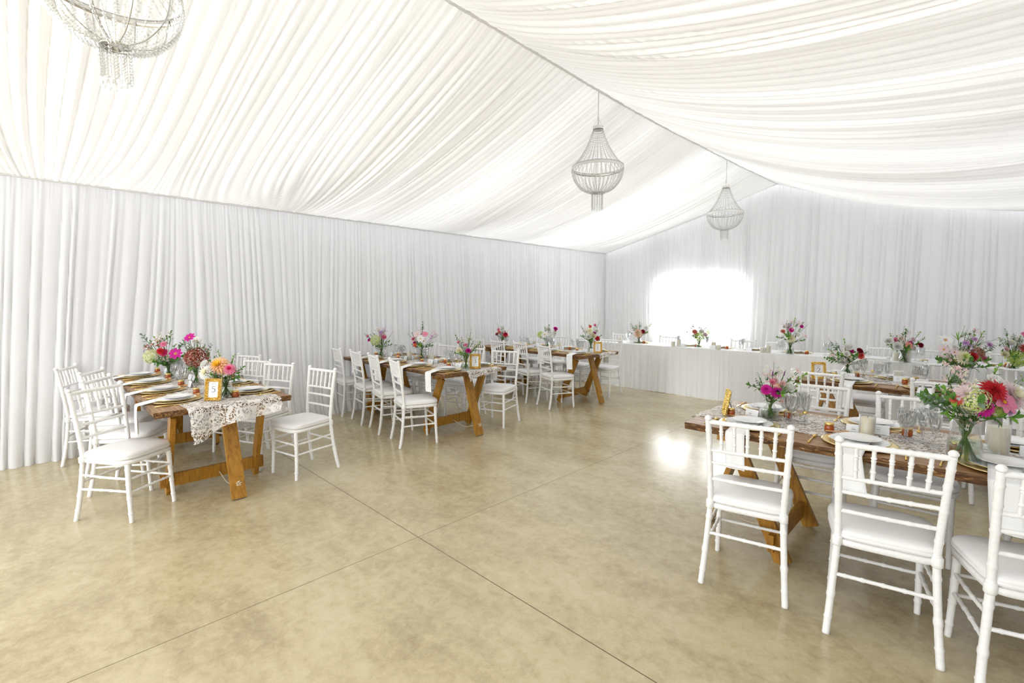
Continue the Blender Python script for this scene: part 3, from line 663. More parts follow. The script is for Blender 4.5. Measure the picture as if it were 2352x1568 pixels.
def digit_mesh(d, h, y):
    mb = MB()
    for st in DIG[d]:
        P = crv([(a-.5, 0, b) for a, b, _ in st], 40) if len(st) > 2 and d not in '14' else [Vector((a-.5, 0, b)) for a, b, _ in st]
        W = [(_[2]) for _ in st]; N = len(P); vs = []
        for i, p in enumerate(P):
            t = i/(N-1)*(len(W)-1); k = min(int(t), len(W)-2); wd = (W[k]*(1-(t-k))+W[k+1]*(t-k))*.75+.02
            dd = (P[min(i+1, N-1)]-P[max(i-1, 0)]).normalized(); nn = Vector((-dd.z, 0, dd.x))*wd/2
            vs += [p+nn, p-nn]
        vs = [Vector((v_.x*h, y, v_.z*h)) for v_ in vs]; vs2 = [Vector((v_.x, y+.0006, v_.z)) for v_ in vs]; n = len(vs)
        mb.add(vs+vs2, [(2*i, 2*i+1, 2*i+3, 2*i+2) for i in range(N-1)]+[(n+2*i+2, n+2*i+3, n+2*i+1, n+2*i) for i in range(N-1)]+[(2*i+2, n+2*i+2, n+2*i, 2*i) for i in range(N-1)]+[(2*i+1, n+2*i+1, n+2*i+3, 2*i+3) for i in range(N-1)])
    return mb.mesh('number', M['ink'], False)
def ornate_frame(W, H, bd):
    mb = MB(); rg = random.Random(3)
    for (cx0, cz0, w_, h_) in ((0, bd/2, W, bd), (0, H-bd/2, W, bd), (-W/2+bd/2, H/2, bd, H-2*bd+.004), (W/2-bd/2, H/2, bd, H-2*bd+.004)): mb.box((cx0, 0, cz0), (w_-.004, .010, h_-.002))
    def ell(c, r, q):
        n = 6; vs = []; rows = 4; M_ = Matrix.Rotation(rg.uniform(0, 3), 3, 'Y')
        for i in range(rows+1):
            a = PI*i/rows
            for k in range(n):
                b = 2*PI*k/n; v_ = Vector((r[0]*math.sin(a)*math.cos(b), r[1]*math.cos(a), r[2]*math.sin(a)*math.sin(b))); vs.append(M_ @ v_+Vector(c))
        mb.add(vs, [(i*n+k, i*n+(k+1) % n, (i+1)*n+(k+1) % n, (i+1)*n+k) for i in range(rows) for k in range(n)])
    per = []
    st = .0105
    for row in (.25, .75):
        o = bd*row; x0, x1, z0, z1 = -W/2+o, W/2-o, o, H-o
        x = x0
        while x <= x1: per += [(x, z0), (x, z1)]; x += st
        z = z0+st
        while z < z1: per += [(x0, z), (x1, z)]; z += st
    for x, z in per:
        ell((x+rg.uniform(-.002, .002), -.006, z+rg.uniform(-.002, .002)), (.0095*rg.uniform(.7, 1.1), .009, .0058*rg.uniform(.8, 1.3)), 0)
    return mb
FW, FH, FB = .128, .168, .026
fmesh = ornate_frame(FW, FH, FB).mesh('frame_border', M['gold'])
def number_frame(px_, py_, d, deg, lab, z=TZ):
    p = at(px_, py_, z); t = thing('number_frame', lab, 'table number', (p.x, p.y, z+.007), math.radians(deg), 'gold table number frames')
    t.rotation_euler = (math.radians(-9), 0, math.radians(deg))
    put('frame_border', fmesh, t)
    mb = MB(); mb.box((0, .002, FH/2), (FW-2*FB+.006, .003, FH-2*FB+.006)); mb.build('card', M['paper'], t, False)
    put('number', digit_mesh(d, .046, -.0012), t, (0, 0, FH*.38))
    mb = MB()
    for r, (zz, ww, am) in enumerate([(.128, .040, .003), (.121, .034, .002), (.050, .046, .0008), (.044, .034, .0008)]):
        mb.tube([(-ww/2+ww*k/30, -.0005, zz+am*math.sin(k*1.7+r)) for k in range(31)], .00035, 4)
    mb.build('lettering', M['ink'], t)
    mb = MB(); mb.beam((0, .006, FH*.6), (0, .060, .012), .03, .003, (1, 0, 0)); mb.build('easel_back', M['black'], t, False)
number_frame(489, 922, '5', 43, 'ornate gold frame holding the number 5')
number_frame(1091, 848, '3', 40, 'ornate gold frame holding the number 3')
number_frame(1373, 812, '1', 42, 'ornate gold frame holding the number 1')
number_frame(1880, 872, '2', 30, 'ornate gold frame holding the number 2, seen between white chair backs')
number_frame(1664, 954, '4', -62, 'ornate gold frame seen almost edge-on at the end of the front right table')

# ------------------------------------------------------------------ flowers
def petal(mb, a, tilt, r0, L, Wd, cup, mi=0, tipw=.0, seg=3, z0=0):
    """one petal leaving the centre at azimuth a, rising by tilt"""
    ca, sa = math.cos(a), math.sin(a); vs = []
    for i in range(seg+1):
        t = i/seg; wd = Wd*(math.sin(PI*(.12+.80*t))**.8 if i < seg else tipw)
        el = tilt-cup*t; rr2 = r0+L*t*math.cos(tilt-cup*t*.5); zz = z0+L*t*math.sin(tilt-cup*t*.5)
        for s in (-1, 0, 1):
            x = rr2; y = s*wd/2; z = zz+(.18*wd if s else 0)
            vs.append((x*ca-y*sa, x*sa+y*ca, z))
    mb.add(vs, [(i*3+j, (i+1)*3+j, (i+1)*3+j+1, i*3+j+1) for i in range(seg) for j in (0, 1)], mi)
FL = {}
def flower_mesh(kind, c1, c2=None):
    k = (kind, c1, c2)
    if k in FL: return FL[k]
    mb = MB(); rg = random.Random(hash(kind) % 7 if False else len(kind)*3+len(c1)); mats = [pmat(c1), pmat(c2 or c1), pmat('leaf'), pmat('centre')]
    if kind == 'dahlia':
        for ring, (n, tl, L, w_, z) in enumerate([(16, -.12, 1.0, .23, -.05), (16, .12, .96, .23, .0), (15, .38, .88, .22, .05), (13, .66, .76, .20, .10), (10, .95, .60, .17, .16), (7, 1.25, .45, .14, .2)]):
            for i in range(n): petal(mb, 2*PI*(i+.5*(ring % 2))/n+rg.uniform(-.06, .06), tl, .03, L*rg.uniform(.9, 1.05), w_, .35, 0 if ring < 4 else 1, .02, z0=z)
    elif kind == 'zinnia':
        for ring, (n, tl, L, w_, z) in enumerate([(18, -.35, .95, .24, .05), (18, -.05, .93, .24, .12), (16, .25, .82, .22, .2), (14, .5, .66, .2, .28), (11, .8, .48, .17, .34), (7, 1.15, .34, .14, .38)]):
            for i in range(n): petal(mb, 2*PI*(i+.5*(ring % 2))/n, tl, .04, L, w_, -.25, 0 if ring < 4 else 1, .14, z0=z)
    elif kind == 'rose':
        for ring, (n, tl, L, w_, r0, z) in enumerate([(6, .35, .8, .95, .15, -.25), (6, .75, .75, .85, .12, -.2), (5, 1.05, .75, .7, .08, -.15), (5, 1.3, .75, .5, .04, -.1), (4, 1.45, .72, .35, .0, -.05)]):
            for i in range(n): petal(mb, 2*PI*(i+.5*(ring % 2))/n+rg.uniform(-.1, .1), tl, r0, L, w_, -.35, 0 if ring < 3 else 1, w_*.45, z0=z)
    elif kind == 'hydrangea':
        for i in range(170):
            z = 1-1.55*(i+.5)/170; a = i*2.39996; r = math.sqrt(max(0, 1-z*z)); c = Vector((r*math.cos(a), r*math.sin(a), z*.85))*rg.uniform(.86, 1.0)
            nrm = c.normalized(); u = nrm.orthogonal().normalized(); v_ = nrm.cross(u); a0 = rg.uniform(0, 1.5); s_ = .115*rg.uniform(.8, 1.3); c = c+Vector((rg.uniform(-.04, .04), rg.uniform(-.04, .04), 0))
            for q in range(4):
                b = a0+q*PI/2; d1 = u*math.cos(b)+v_*math.sin(b); d2 = u*math.cos(b+PI/2)+v_*math.sin(b+PI/2)
                mb.add([c, c+d1*s_*.6-d2*s_*.55+nrm*.03, c+d1*s_*1.15+nrm*rg.uniform(-.02, .05), c+d1*s_*.6+d2*s_*.55+nrm*.03], [(0, 1, 2, 3)], 0 if rg.random() < .65 else 1)
    elif kind == 'cosmos':
        for i in range(8): petal(mb, 2*PI*i/8+rg.uniform(-.05, .05), .22, .08, .92, .62, .25, 0, .42, 4)
        for i in range(8): petal(mb, 2*PI*i/8+.39, .22, .05, .40, .10, .1, 1, .03, 2, .035)
        mb.lathe([(.18, .03), (.17, .11), (.10, .16), (.0, .17)], 10, mi=3)
    elif kind == 'cluster':
        for i in range(26):
            v_ = Vector((rg.gauss(0, .5), rg.gauss(0, .5), rg.gauss(.1, .35))); n = 5; s_ = rg.uniform(.13, .24)
            for q in range(n):
                b = 2*PI*q/n; mb.add([v_, v_+Vector((math.cos(b-.4)*s_*.8, math.sin(b-.4)*s_*.8, .04)), v_+Vector((math.cos(b)*s_, math.sin(b)*s_, .08)), v_+Vector((math.cos(b+.4)*s_*.8, math.sin(b+.4)*s_*.8, .04))], [(0, 1, 2, 3)], 0 if i % 3 else 1)
            if i % 2 == 0: mb.tube([Vector((0, 0, -1.1)), v_*.5+Vector((0, 0, -.5)), v_], .02, 4, mi=2)
    elif kind == 'lavender':
        for i in range(7): mb.tube([(0, 0, -.4+i*.17), (0, 0, -.32+i*.17), (0, 0, -.26+i*.17)], [.12, .20-.012*i, .1], 7, mi=0)
        for i in range(4): petal(mb, i*PI/2, 1.0, .0, .55, .14, .3, 1, .05, 2, .8)
        mb.tube([(0, 0, -1.6), (0, 0, -.4)], .04, 5, mi=2)
    elif kind == 'leaf':          # sprig of pointed leaves
        mb.tube([(0, 0, -1.2), (.03, 0, -.3), (0, 0, .7)], [.035, .03, .015], 5, mi=2)
        for i in range(7):
            z = -.45+i*.19; a = i*2.3; petal(mb, a, .75, .0, .62-.03*i, .26, .5, i % 2, .0, 3, z)
        petal(mb, .4, 1.3, 0, .5, .22, .1, 0, .0, 3, .6)
    elif kind == 'euc':           # round silver leaves in pairs
        mb.tube([(0, 0, -1.2), (.04, .02, -.3), (0, 0, .9)], [.03, .026, .012], 5, mi=2)
        for i in range(11):
            z = -.55+i*.14; a = i*1.9+rg.uniform(-.3, .3); s_ = .36-.017*i; petal(mb, a, .45+rg.uniform(-.2, .3), .05, s_*1.35, s_*1.15, .25, i % 2, s_*.5, 3, z)
    elif kind == 'blade':
        for i in range(6):
            a = i*1.1; petal(mb, a, 1.25-.05*i, .02, 1.7-.1*i, .13, .35, i % 2, .0, 5, -.8)
    elif kind == 'twig':
        mb.tube([(0, 0, -1.4), (.05, 0, -.3), (0, 0, .8)], [.02, .018, .01], 4, mi=2)
        for i in range(8):
            z = -.2+i*.14; a = i*2.4; p = Vector((math.cos(a)*.22, math.sin(a)*.22, z+.1)); mb.tube([(0, 0, z), p], .01, 4, mi=2)
            mb.tube([p-Vector((0, 0, .05)), p, p+Vector((0, 0, .05))], [.02, .055, .02], 6, mi=0)
    FL[k] = mb.mesh(kind, mats, True); return FL[k]
NAMES = dict(dahlia='dahlia', zinnia='zinnia', rose='rose', hydrangea='hydrangea', cosmos='cosmos', cluster='flower_cluster', lavender='lavender', leaf='leaf_sprig', euc='eucalyptus_sprig', blade='grass_blades', twig='berry_twig')
def bouquet(bx, by, z, label, items, vr=.045, vh=.115, waist=.62, spread=1.0, n_leaf=6, seed=0):
    base = at(bx, by, z); base.z = z+.007 if z < .77 else z+.001
    dep = (base-Vector((0, 0, CH))).dot(cF); mpp = dep/FPX; rg = random.Random(seed+int(bx))
    t = thing('bouquet', label, 'flowers', base, 0, 'flower arrangements in glass vases')
    wr = vr*waist
    mb = MB(); mb.lathe([(0, .001), (vr*.9, .001), (vr, .008), (vr, vh*.45), (wr, vh*.78), (wr, vh*.86), (vr*.82, vh), (vr*.80, vh), (wr*.95, vh*.86), (wr*.95, vh*.78), (vr*.96, vh*.45), (vr*.95, .010), (0, .006)], 24)
    vase = mb.build('vase', M['glass'], t)
    mb = MB(); mb.lathe([(0, .0075), (vr*.93, .0115), (vr*.94, vh*.42), (vr*.9, vh*.5), (0, vh*.5)], 20); mb.build('water', M['water'], vase)
    view = Vector((-cF.x, -cF.y, .25)).normalized()
    heads = []
    xs = [it[2]-bx for it in items]; cxm = sum(xs)/len(xs)*mpp; ys = [by-it[3] for it in items]; czm = sum(ys)/len(ys)*mpp
    Rb = max(.06, max(math.hypot((it[2]-bx)*mpp-cxm, (by-it[3])*mpp-czm) for it in items))
    mbs = MB()
    # small blossoms and greenery that fill the gaps between the main flowers
    mxp = sum(it[2] for it in items)/len(items); myp = sum(it[3] for it in items)/len(items); rp = Rb/mpp
    items = list(items)
    for q_ in range(9 if Rb > .1 else 6):
        a = rg.uniform(0, 6.3); d_ = rp*math.sqrt(rg.uniform(.02, .45)); k_, c_, c2_ = [('cluster', 'white', 'blush'), ('leaf', 'leaf', 'leaf_light'), ('cluster', 'blush', 'cream'), ('euc', 'eucalyptus', 'leaf'), ('rose', 'white', 'cream'), ('leaf', 'leaf_light', 'leaf')][q_ % 6]
        items.append((k_, c_, mxp+d_*math.cos(a)*1.1, myp+d_*math.sin(a)*.8, rp*rg.uniform(.20, .30), c2_, True))
    for (kind, c, x, y, r, *rest) in items:
        c2 = rest[0] if rest and rest[0] else None
        dx = (x-bx)*mpp; dz = (by-y)*mpp; q = math.hypot(dx-cxm, dz-czm)/Rb
        fol = kind in ('leaf', 'euc', 'blade', 'twig')
        fw = (.75*Rb*math.sqrt(max(0, 1-q*q))*(.55 if fol else .9)+rg.uniform(-.25, .15)*Rb)*(.9 if not fol else .2)
        rad = r*mpp*(1.12 if fol else (.95 if kind == 'hydrangea' else 1.04))
        if kind == 'hydrangea': fw -= rad*(.5 if mpp < .004 else .05)
        elif kind in ('cluster',): fw -= rad*.3
        if len(rest) > 1: fw = fw*.4-.12*Rb
        p = cR*dx+Vector((0, 0, dz))+Vector((view.x, view.y, 0))*fw*.8
        core = Vector((0, 0, vh*.9)); out = (p-core)
        if fol: dirn = out.normalized() if out.length > .02 else Vector((0, 0, 1))
        elif kind == 'lavender': dirn = (out.normalized()+Vector((0, 0, .5))).normalized()
        else: dirn = (out.normalized()*.75+view*(1.0 if kind != 'hydrangea' else .6)).normalized()
        o = put(NAMES[kind], flower_mesh(kind, c, c2), t, p-(dirn*rad*.15))
        qt = dirn.to_track_quat('Z', 'Y'); o.rotation_euler = (qt.to_matrix() @ Matrix.Rotation(rg.uniform(0, 6), 3, 'Z')).to_euler(); o.scale = (rad, rad, rad)
        a = rg.uniform(0, 6.3); foot = Vector((math.cos(a)*vr*.75, math.sin(a)*vr*.75, .012)); nk = Vector((-math.cos(a)*wr*.5, -math.sin(a)*wr*.5, vh*.84))
        mbs.tube(crv([foot, nk, nk.lerp(p, .5)+Vector((0, 0, .01)), p-dirn*rad*.2], 12), max(.0014, .0022), 5)
    for i in range(n_leaf):
        a = 2*PI*i/n_leaf+rg.random(); rr3 = vr*1.0+Rb*.35; p = Vector((math.cos(a)*rr3*.7, math.sin(a)*rr3*.7, vh+Rb*.45*rg.random()+.01)); s_ = Rb*.42
        o = put('leaf_sprig', flower_mesh('leaf', 'leaf', 'leaf_light' if i % 2 else 'eucalyptus'), t, p); dirn = Vector((math.cos(a), math.sin(a), .25)).normalized()
        o.rotation_euler = dirn.to_track_quat('Z', 'Y').to_euler(); o.scale = (s_, s_, s_)
        foot = Vector((-math.cos(a)*vr*.7, -math.sin(a)*vr*.7, .014)); mbs.tube(crv([foot, Vector((math.cos(a)*wr*.4, math.sin(a)*wr*.4, vh*.84)), p], 8), .0018, 5)
    mbs.build('stems', pmat('stem'), t)
    return t
W_, E_ = 'white', 'eucalyptus'
# nearest right-hand table
bouquet(2212, 1062, TZ, 'largest bouquet, with pink cosmos and red dahlia in a clear glass jar', [
    ('cosmos', 'pink', 2243, 912, 28, 'magenta'), ('zinnia', 'magenta', 2198, 926, 21, 'darkred'), ('dahlia', 'palepink', 2290, 905, 42, 'cream'), ('dahlia', 'red', 2225, 888, 28), ('dahlia', 'red', 2248, 878, 18),
    ('hydrangea', 'green', 2185, 908, 32, 'cream'), ('zinnia', 'coral', 2152, 912, 13, 'white'), ('rose', 'white', 2236, 872, 22), ('dahlia', 'palepink', 2168, 897, 24), ('dahlia', 'lilac', 2272, 932, 18, 'white'),
    ('euc', E_, 2125, 922, 30), ('euc', 'leaf', 2112, 916, 18), ('euc', E_, 2318, 928, 30), ('leaf', 'leaf_light', 2165, 952, 22), ('leaf', 'leaf', 2230, 950, 26), ('leaf', 'leaf', 2262, 945, 26), ('leaf', E_, 2150, 938, 20),
    ('leaf', 'leaf_light', 2268, 850, 22), ('twig', 'leaf_light', 2318, 880, 26), ('leaf', 'leaf', 2160, 868, 9), ('hydrangea', 'lime', 2245, 938, 14, 'green')], .062, .200, .74, 1, 8, 1)
bouquet(1768, 964, TZ, 'small bouquet with two bright magenta dahlias and lavender in a round glass vase', [
    ('zinnia', 'magenta', 1766, 897, 14, 'purple'), ('zinnia', 'magenta', 1743, 891, 13, 'magenta'), ('rose', 'pink', 1753, 873, 8, 'salmon'), ('rose', 'blush', 1766, 872, 9), ('rose', 'blush', 1777, 876, 8), ('hydrangea', 'salmon', 1771, 884, 10, 'peach'),
    ('rose', 'white', 1795, 886, 14), ('cluster', 'cream', 1787, 884, 8, 'lime'), ('lavender', 'purple', 1757, 856, 8, 'lilac'), ('lavender', 'purple', 1787, 857, 9, 'lilac'), ('cosmos', 'white', 1805, 863, 9), ('cosmos', 'palepink', 1819, 850, 7), ('cosmos', 'palepink', 1831, 854, 6),
    ('cluster', 'salmon', 1779, 918, 6, 'coral'), ('leaf', 'leaf_light', 1838, 868, 16), ('leaf', 'leaf_light', 1822, 886, 14), ('euc', E_, 1736, 880, 12), ('twig', 'leaf', 1738, 865, 12), ('leaf', 'leaf', 1760, 912, 12), ('leaf', 'leaf', 1750, 906, 9)], .052, .115, .45, 1, 4, 2)
# table 2
bouquet(1945, 862, TZ, 'bouquet with a scarlet ranunculus and white roses on table two', [
    ('zinnia', 'coral', 1956, 815, 9, 'red'), ('rose', 'darkred', 1956, 805, 9), ('rose', 'magenta', 1941, 806, 6), ('rose', 'white', 1931, 795, 11), ('rose', 'white', 1925, 811, 8), ('rose', 'cream', 1935, 817, 7), ('cluster', 'white', 1979, 808, 9), ('cluster', 'blush', 1977, 826, 9),
    ('euc', E_, 1948, 824, 13), ('leaf', 'leaf_light', 1936, 816, 9), ('leaf', 'leaf_light', 1935, 789, 11), ('euc', 'leaf', 1903, 826, 14), ('euc', E_, 1912, 798, 13), ('rose', 'darkred', 1963, 818, 7), ('leaf', 'leaf', 1945, 830, 12), ('twig', 'salmon', 1902, 783, 9)], .050, .11, .5, 1, 5, 3)
bouquet(2200, 885, TZ, 'tall wide bouquet with cream dahlia, lilac asters and white cosmos on table two', [
    ('dahlia', 'cream', 2184, 818, 18, 'green'), ('dahlia', 'red', 2212, 817, 13), ('hydrangea', 'brown', 2229, 809, 14, 'rust'), ('dahlia', 'pink', 2246, 824, 11), ('cluster', 'lilac', 2204, 795, 12, 'pink'), ('zinnia', 'lilac', 2206, 778, 6), ('zinnia', 'lilac', 2236, 790, 7), ('zinnia', 'lilac', 2188, 787, 7),
    ('cluster', 'pink', 2218, 758, 6, 'lilac'), ('cosmos', 'palepink', 2151, 802, 11), ('cosmos', 'palepink', 2163, 807, 9), ('cosmos', 'white', 2149, 780, 13, 'lilac'), ('rose', 'white', 2161, 795, 8), ('euc', E_, 2248, 806, 14), ('euc', E_, 2270, 801, 11), ('leaf', 'leaf_light', 2244, 769, 12), ('blade', 'leaf_light', 2189, 768, 14),
    ('leaf', 'leaf', 2219, 835, 16), ('leaf', 'leaf', 2195, 800, 14), ('leaf', 'leaf_light', 2225, 780, 12), ('twig', 'brown', 2178, 826, 12), ('twig', 'rust', 2216, 775, 14)], .055, .13, .6, 1, 6, 4)
# table 5
bouquet(388, 868, TZ, 'bouquet with cream hydrangea, magenta flowers and eucalyptus on table five', [
    ('hydrangea', 'cream', 362, 816, 18, 'green'), ('dahlia', 'red', 391, 804, 9), ('dahlia', 'hotpink', 391, 808, 10), ('dahlia', 'pink', 396, 789, 8), ('cluster', 'rust', 357, 795, 10, 'coral'), ('cluster', 'rust', 381, 790, 8, 'red'), ('rose', 'white', 407, 811, 9), ('cosmos', 'magenta', 418, 811, 13, 'pink'), ('rose', 'palepink', 395, 793, 5),
    ('leaf', E_, 338, 778, 15), ('leaf', 'leaf', 398, 772, 14), ('euc', E_, 387, 816, 14), ('euc', E_, 410, 828, 14), ('leaf', 'leaf_light', 366, 784, 13), ('euc', E_, 425, 790, 16), ('leaf', E_, 345, 800, 12), ('euc', 'leaf', 370, 828, 12)], .05, .12, .6, 1, 5, 5)
bouquet(452, 884, TZ, 'bouquet with a big rust-red hydrangea under one magenta cosmos', [
    ('hydrangea', 'rust', 455, 818, 27, 'brown'), ('hydrangea', 'rust', 440, 820, 16, 'salmon'), ('cosmos', 'magenta', 445, 775, 12), ('cosmos', 'white', 462, 777, 5), ('euc', E_, 484, 802, 14), ('twig', 'blush', 466, 789, 12), ('euc', E_, 440, 795, 14), ('leaf', E_, 434, 800, 12), ('leaf', 'leaf', 478, 820, 12)], .045, .115, .6, 1, 4, 6)
bouquet(520, 913, TZ, 'bouquet with peach and white dahlias and a bright pink pompon behind the number 5', [
    ('rose', 'white', 479, 836, 12), ('dahlia', 'white', 492, 853, 19, 'cream'), ('dahlia', 'peach', 514, 838, 24, 'yellow'), ('zinnia', 'pink', 543, 846, 14, 'hotpink'), ('cosmos', 'white', 525, 858, 8), ('leaf', 'leaf_light', 508, 814, 11), ('leaf', 'leaf_light', 540, 824, 12), ('leaf', 'leaf', 558, 847, 11), ('leaf', 'leaf', 471, 858, 9), ('zinnia', 'hotpink', 478, 846, 5),
    ('leaf', 'leaf', 520, 872, 14), ('leaf', 'leaf', 502, 870, 11), ('rose', 'cream', 505, 862, 8)], .052, .135, .8, 1, 5, 7)
# table 3
bouquet(876, 819, TZ, 'bouquet with yellow-green hydrangea and pink rose on table three', [
    ('hydrangea', 'green', 867, 780, 13, 'cream'), ('rose', 'pink', 886, 774, 7), ('cluster', 'lilac', 887, 757, 6), ('cluster', 'blush', 872, 758, 8, 'cream'), ('rose', 'magenta', 850, 781, 5), ('rose', 'pink', 848, 772, 4), ('twig', 'blush', 900, 768, 9), ('euc', E_, 842, 771, 8), ('leaf', 'leaf_light', 872, 793, 10), ('zinnia', 'lilac', 880, 763, 5), ('rose', 'palepink', 880, 768, 5)], .05, .13, .85, 1, 4, 8)
bouquet(968, 826, TZ, 'tall bouquet of white and pink cosmos with eucalyptus on table three', [
    ('cosmos', 'white', 970, 777, 9), ('cosmos', 'pink', 980, 767, 7), ('cluster', 'lilac', 995, 773, 9, 'pink'), ('cosmos', 'palepink', 961, 767, 9), ('rose', 'pink', 953, 778, 5), ('zinnia', 'coral', 956, 792, 5, 'yellow'), ('rose', 'magenta', 954, 787, 4), ('euc', E_, 972, 750, 12), ('euc', E_, 988, 790, 8), ('leaf', 'leaf', 967, 792, 10), ('cosmos', 'white', 976, 782, 8), ('twig', 'rust', 1001, 774, 10), ('leaf', 'leaf', 950, 770, 8), ('rose', 'white', 938, 768, 4)], .055, .15, .8, 1, 4, 9)
bouquet(1070, 850, TZ, 'leafy green bouquet with one magenta ranunculus beside the number 3', [
    ('rose', 'magenta', 1077, 805, 7), ('rose', 'pink', 1071, 792, 5), ('rose', 'cream', 1055, 805, 8), ('leaf', 'leaf_light', 1097, 793, 11), ('blade', 'leaf_light', 1079, 775, 12), ('rose', 'pink', 1054, 786, 4), ('euc', E_, 1063, 796, 9), ('leaf', 'leaf_light', 1087, 800, 10), ('leaf', 'leaf', 1050, 778, 10), ('twig', 'white', 1082, 762, 10), ('euc', 'leaf', 1104, 790, 5)], .045, .13, .8, 1, 4, 10)
# table 1
bouquet(1154, 794, TZ, 'small bouquet with a dark red dahlia on table one', [
    ('dahlia', 'red', 1161, 768, 7, 'darkred'), ('zinnia', 'pink', 1145, 757, 4), ('rose', 'salmon', 1147, 763, 5), ('rose', 'white', 1155, 761, 4), ('leaf', 'leaf_light', 1153, 771, 7), ('dahlia', 'rust', 1141, 767, 4), ('twig', 'berry', 1143, 746, 5), ('twig', 'blush', 1168, 758, 7), ('leaf', 'leaf', 1152, 755, 6)], .045, .10, .5, 1, 3, 11)
bouquet(1257, 798, TZ, 'bouquet of white dahlias and lime hydrangea with a magenta flower on table one', [
    ('hydrangea', 'lime', 1241, 768, 8, 'green'), ('cosmos', 'white', 1250, 768, 8), ('dahlia', 'white', 1264, 771, 10), ('rose', 'magenta', 1275, 755, 6), ('rose', 'white', 1274, 765, 6), ('leaf', 'leaf', 1260, 754, 9), ('leaf', 'leaf_light', 1252, 757, 7), ('zinnia', 'red', 1275, 761, 3)], .045, .10, .6, 1, 4, 12)
bouquet(1357, 808, TZ, 'full bouquet of cream and red flowers behind the number 1', [
    ('dahlia', 'cream', 1352, 759, 8), ('zinnia', 'coral', 1354, 750, 4), ('zinnia', 'pink', 1365, 747, 4), ('rose', 'white', 1367, 759, 7), ('rose', 'magenta', 1364, 764, 4), ('rose', 'white', 1349, 773, 8), ('rose', 'cream', 1361, 771, 7), ('dahlia', 'red', 1371, 777, 7), ('leaf', 'leaf', 1338, 775, 8), ('leaf', 'leaf', 1376, 774, 7), ('euc', E_, 1336, 753, 7), ('twig', 'berry', 1374, 744, 7), ('leaf', 'leaf', 1352, 784, 8), ('cluster', 'blush', 1345, 760, 6)], .040, .15, .9, 1, 4, 13)
# head table
bouquet(1467, 788, HZ, 'bouquet with peach hydrangea and dark red flower, leftmost on the head table', [
    ('hydrangea', 'peach', 1463, 764, 10, 'salmon'), ('dahlia', 'darkred', 1473, 760, 6), ('dahlia', 'white', 1481, 752, 9), ('leaf', 'leaf_light', 1481, 765, 8), ('euc', E_, 1451, 749, 10), ('euc', E_, 1468, 745, 8), ('leaf', 'leaf_light', 1492, 747, 7), ('euc', E_, 1448, 764, 6), ('leaf', 'leaf', 1465, 773, 7), ('leaf', 'leaf', 1460, 752, 7)], .042, .10, .8, 1, 3, 14)
bouquet(1605, 799, HZ, 'bouquet with lime-green hydrangea and salmon rose in front of the bright window', [
    ('rose', 'salmon', 1590, 761, 7), ('rose', 'white', 1607, 760, 7), ('hydrangea', 'lime', 1601, 771, 11, 'green'), ('hydrangea', 'green', 1624, 763, 6), ('rose', 'palepink', 1614, 768, 7), ('euc', E_, 1590, 747, 10), ('euc', E_, 1619, 750, 9), ('euc', E_, 1574, 760, 7), ('euc', E_, 1604, 748, 8), ('cluster', 'white', 1585, 768, 6)], .042, .10, .8, 1, 3, 15)
bouquet(1814, 814, HZ, 'tallest bouquet on the head table with peach rose, lilac asters and cream dahlia', [
    ('rose', 'salmon', 1790, 760, 6, 'coral'), ('zinnia', 'magenta', 1807, 757, 6, 'salmon'), ('cluster', 'lilac', 1806, 747, 9, 'pink'), ('zinnia', 'magenta', 1832, 749, 5), ('dahlia', 'cream', 1809, 776, 11), ('rose', 'white', 1820, 766, 8), ('cosmos', 'palepink', 1840, 770, 6), ('leaf', 'leaf_light', 1820, 736, 8), ('leaf', 'leaf', 1838, 745, 7), ('cluster', 'white', 1790, 771, 8), ('leaf', 'leaf_light', 1830, 762, 8), ('leaf', 'leaf', 1820, 782, 9), ('twig', 'white', 1852, 745, 7)], .052, .16, .75, 1, 4, 16)
bouquet(2075, 832, HZ, 'bouquet of white roses and coral cosmos behind paired candles, head table', [
    ('rose', 'white', 2032, 781, 11), ('rose', 'white', 2046, 793, 12), ('cosmos', 'salmon', 2065, 790, 8, 'coral'), ('rose', 'pink', 2045, 779, 6), ('rose', 'magenta', 2072, 785, 5), ('dahlia', 'darkred', 2103, 791, 8), ('euc', E_, 2086, 789, 13), ('leaf', 'leaf', 2075, 766, 12), ('leaf', 'leaf_light', 2104, 768, 10), ('leaf', 'leaf', 2117, 779, 7), ('cluster', 'blush', 2052, 774, 8, 'salmon'), ('rose', 'palepink', 2080, 778, 7), ('euc', 'leaf', 2066, 772, 10)], .05, .12, .7, 1, 4, 17)
bouquet(2325, 852, HZ, 'bouquet with lime hydrangea and coral dahlia, right end of the head table', [
    ('hydrangea', 'lime', 2331, 821, 23, 'green'), ('dahlia', 'coral', 2341, 798, 13, 'salmon'), ('cluster', 'white', 2331, 779, 11), ('zinnia', 'pink', 2348, 768, 9, 'hotpink'), ('rose', 'cream', 2298, 812, 9), ('euc', 'leaf', 2303, 764, 10), ('twig', 'leaf', 2298, 784, 12), ('leaf', 'leaf', 2312, 797, 12), ('cluster', 'palepink', 2328, 790, 9), ('rose', 'blush', 2300, 800, 6), ('euc', E_, 2320, 775, 12)], .05, .12, .7, 1, 4, 18)

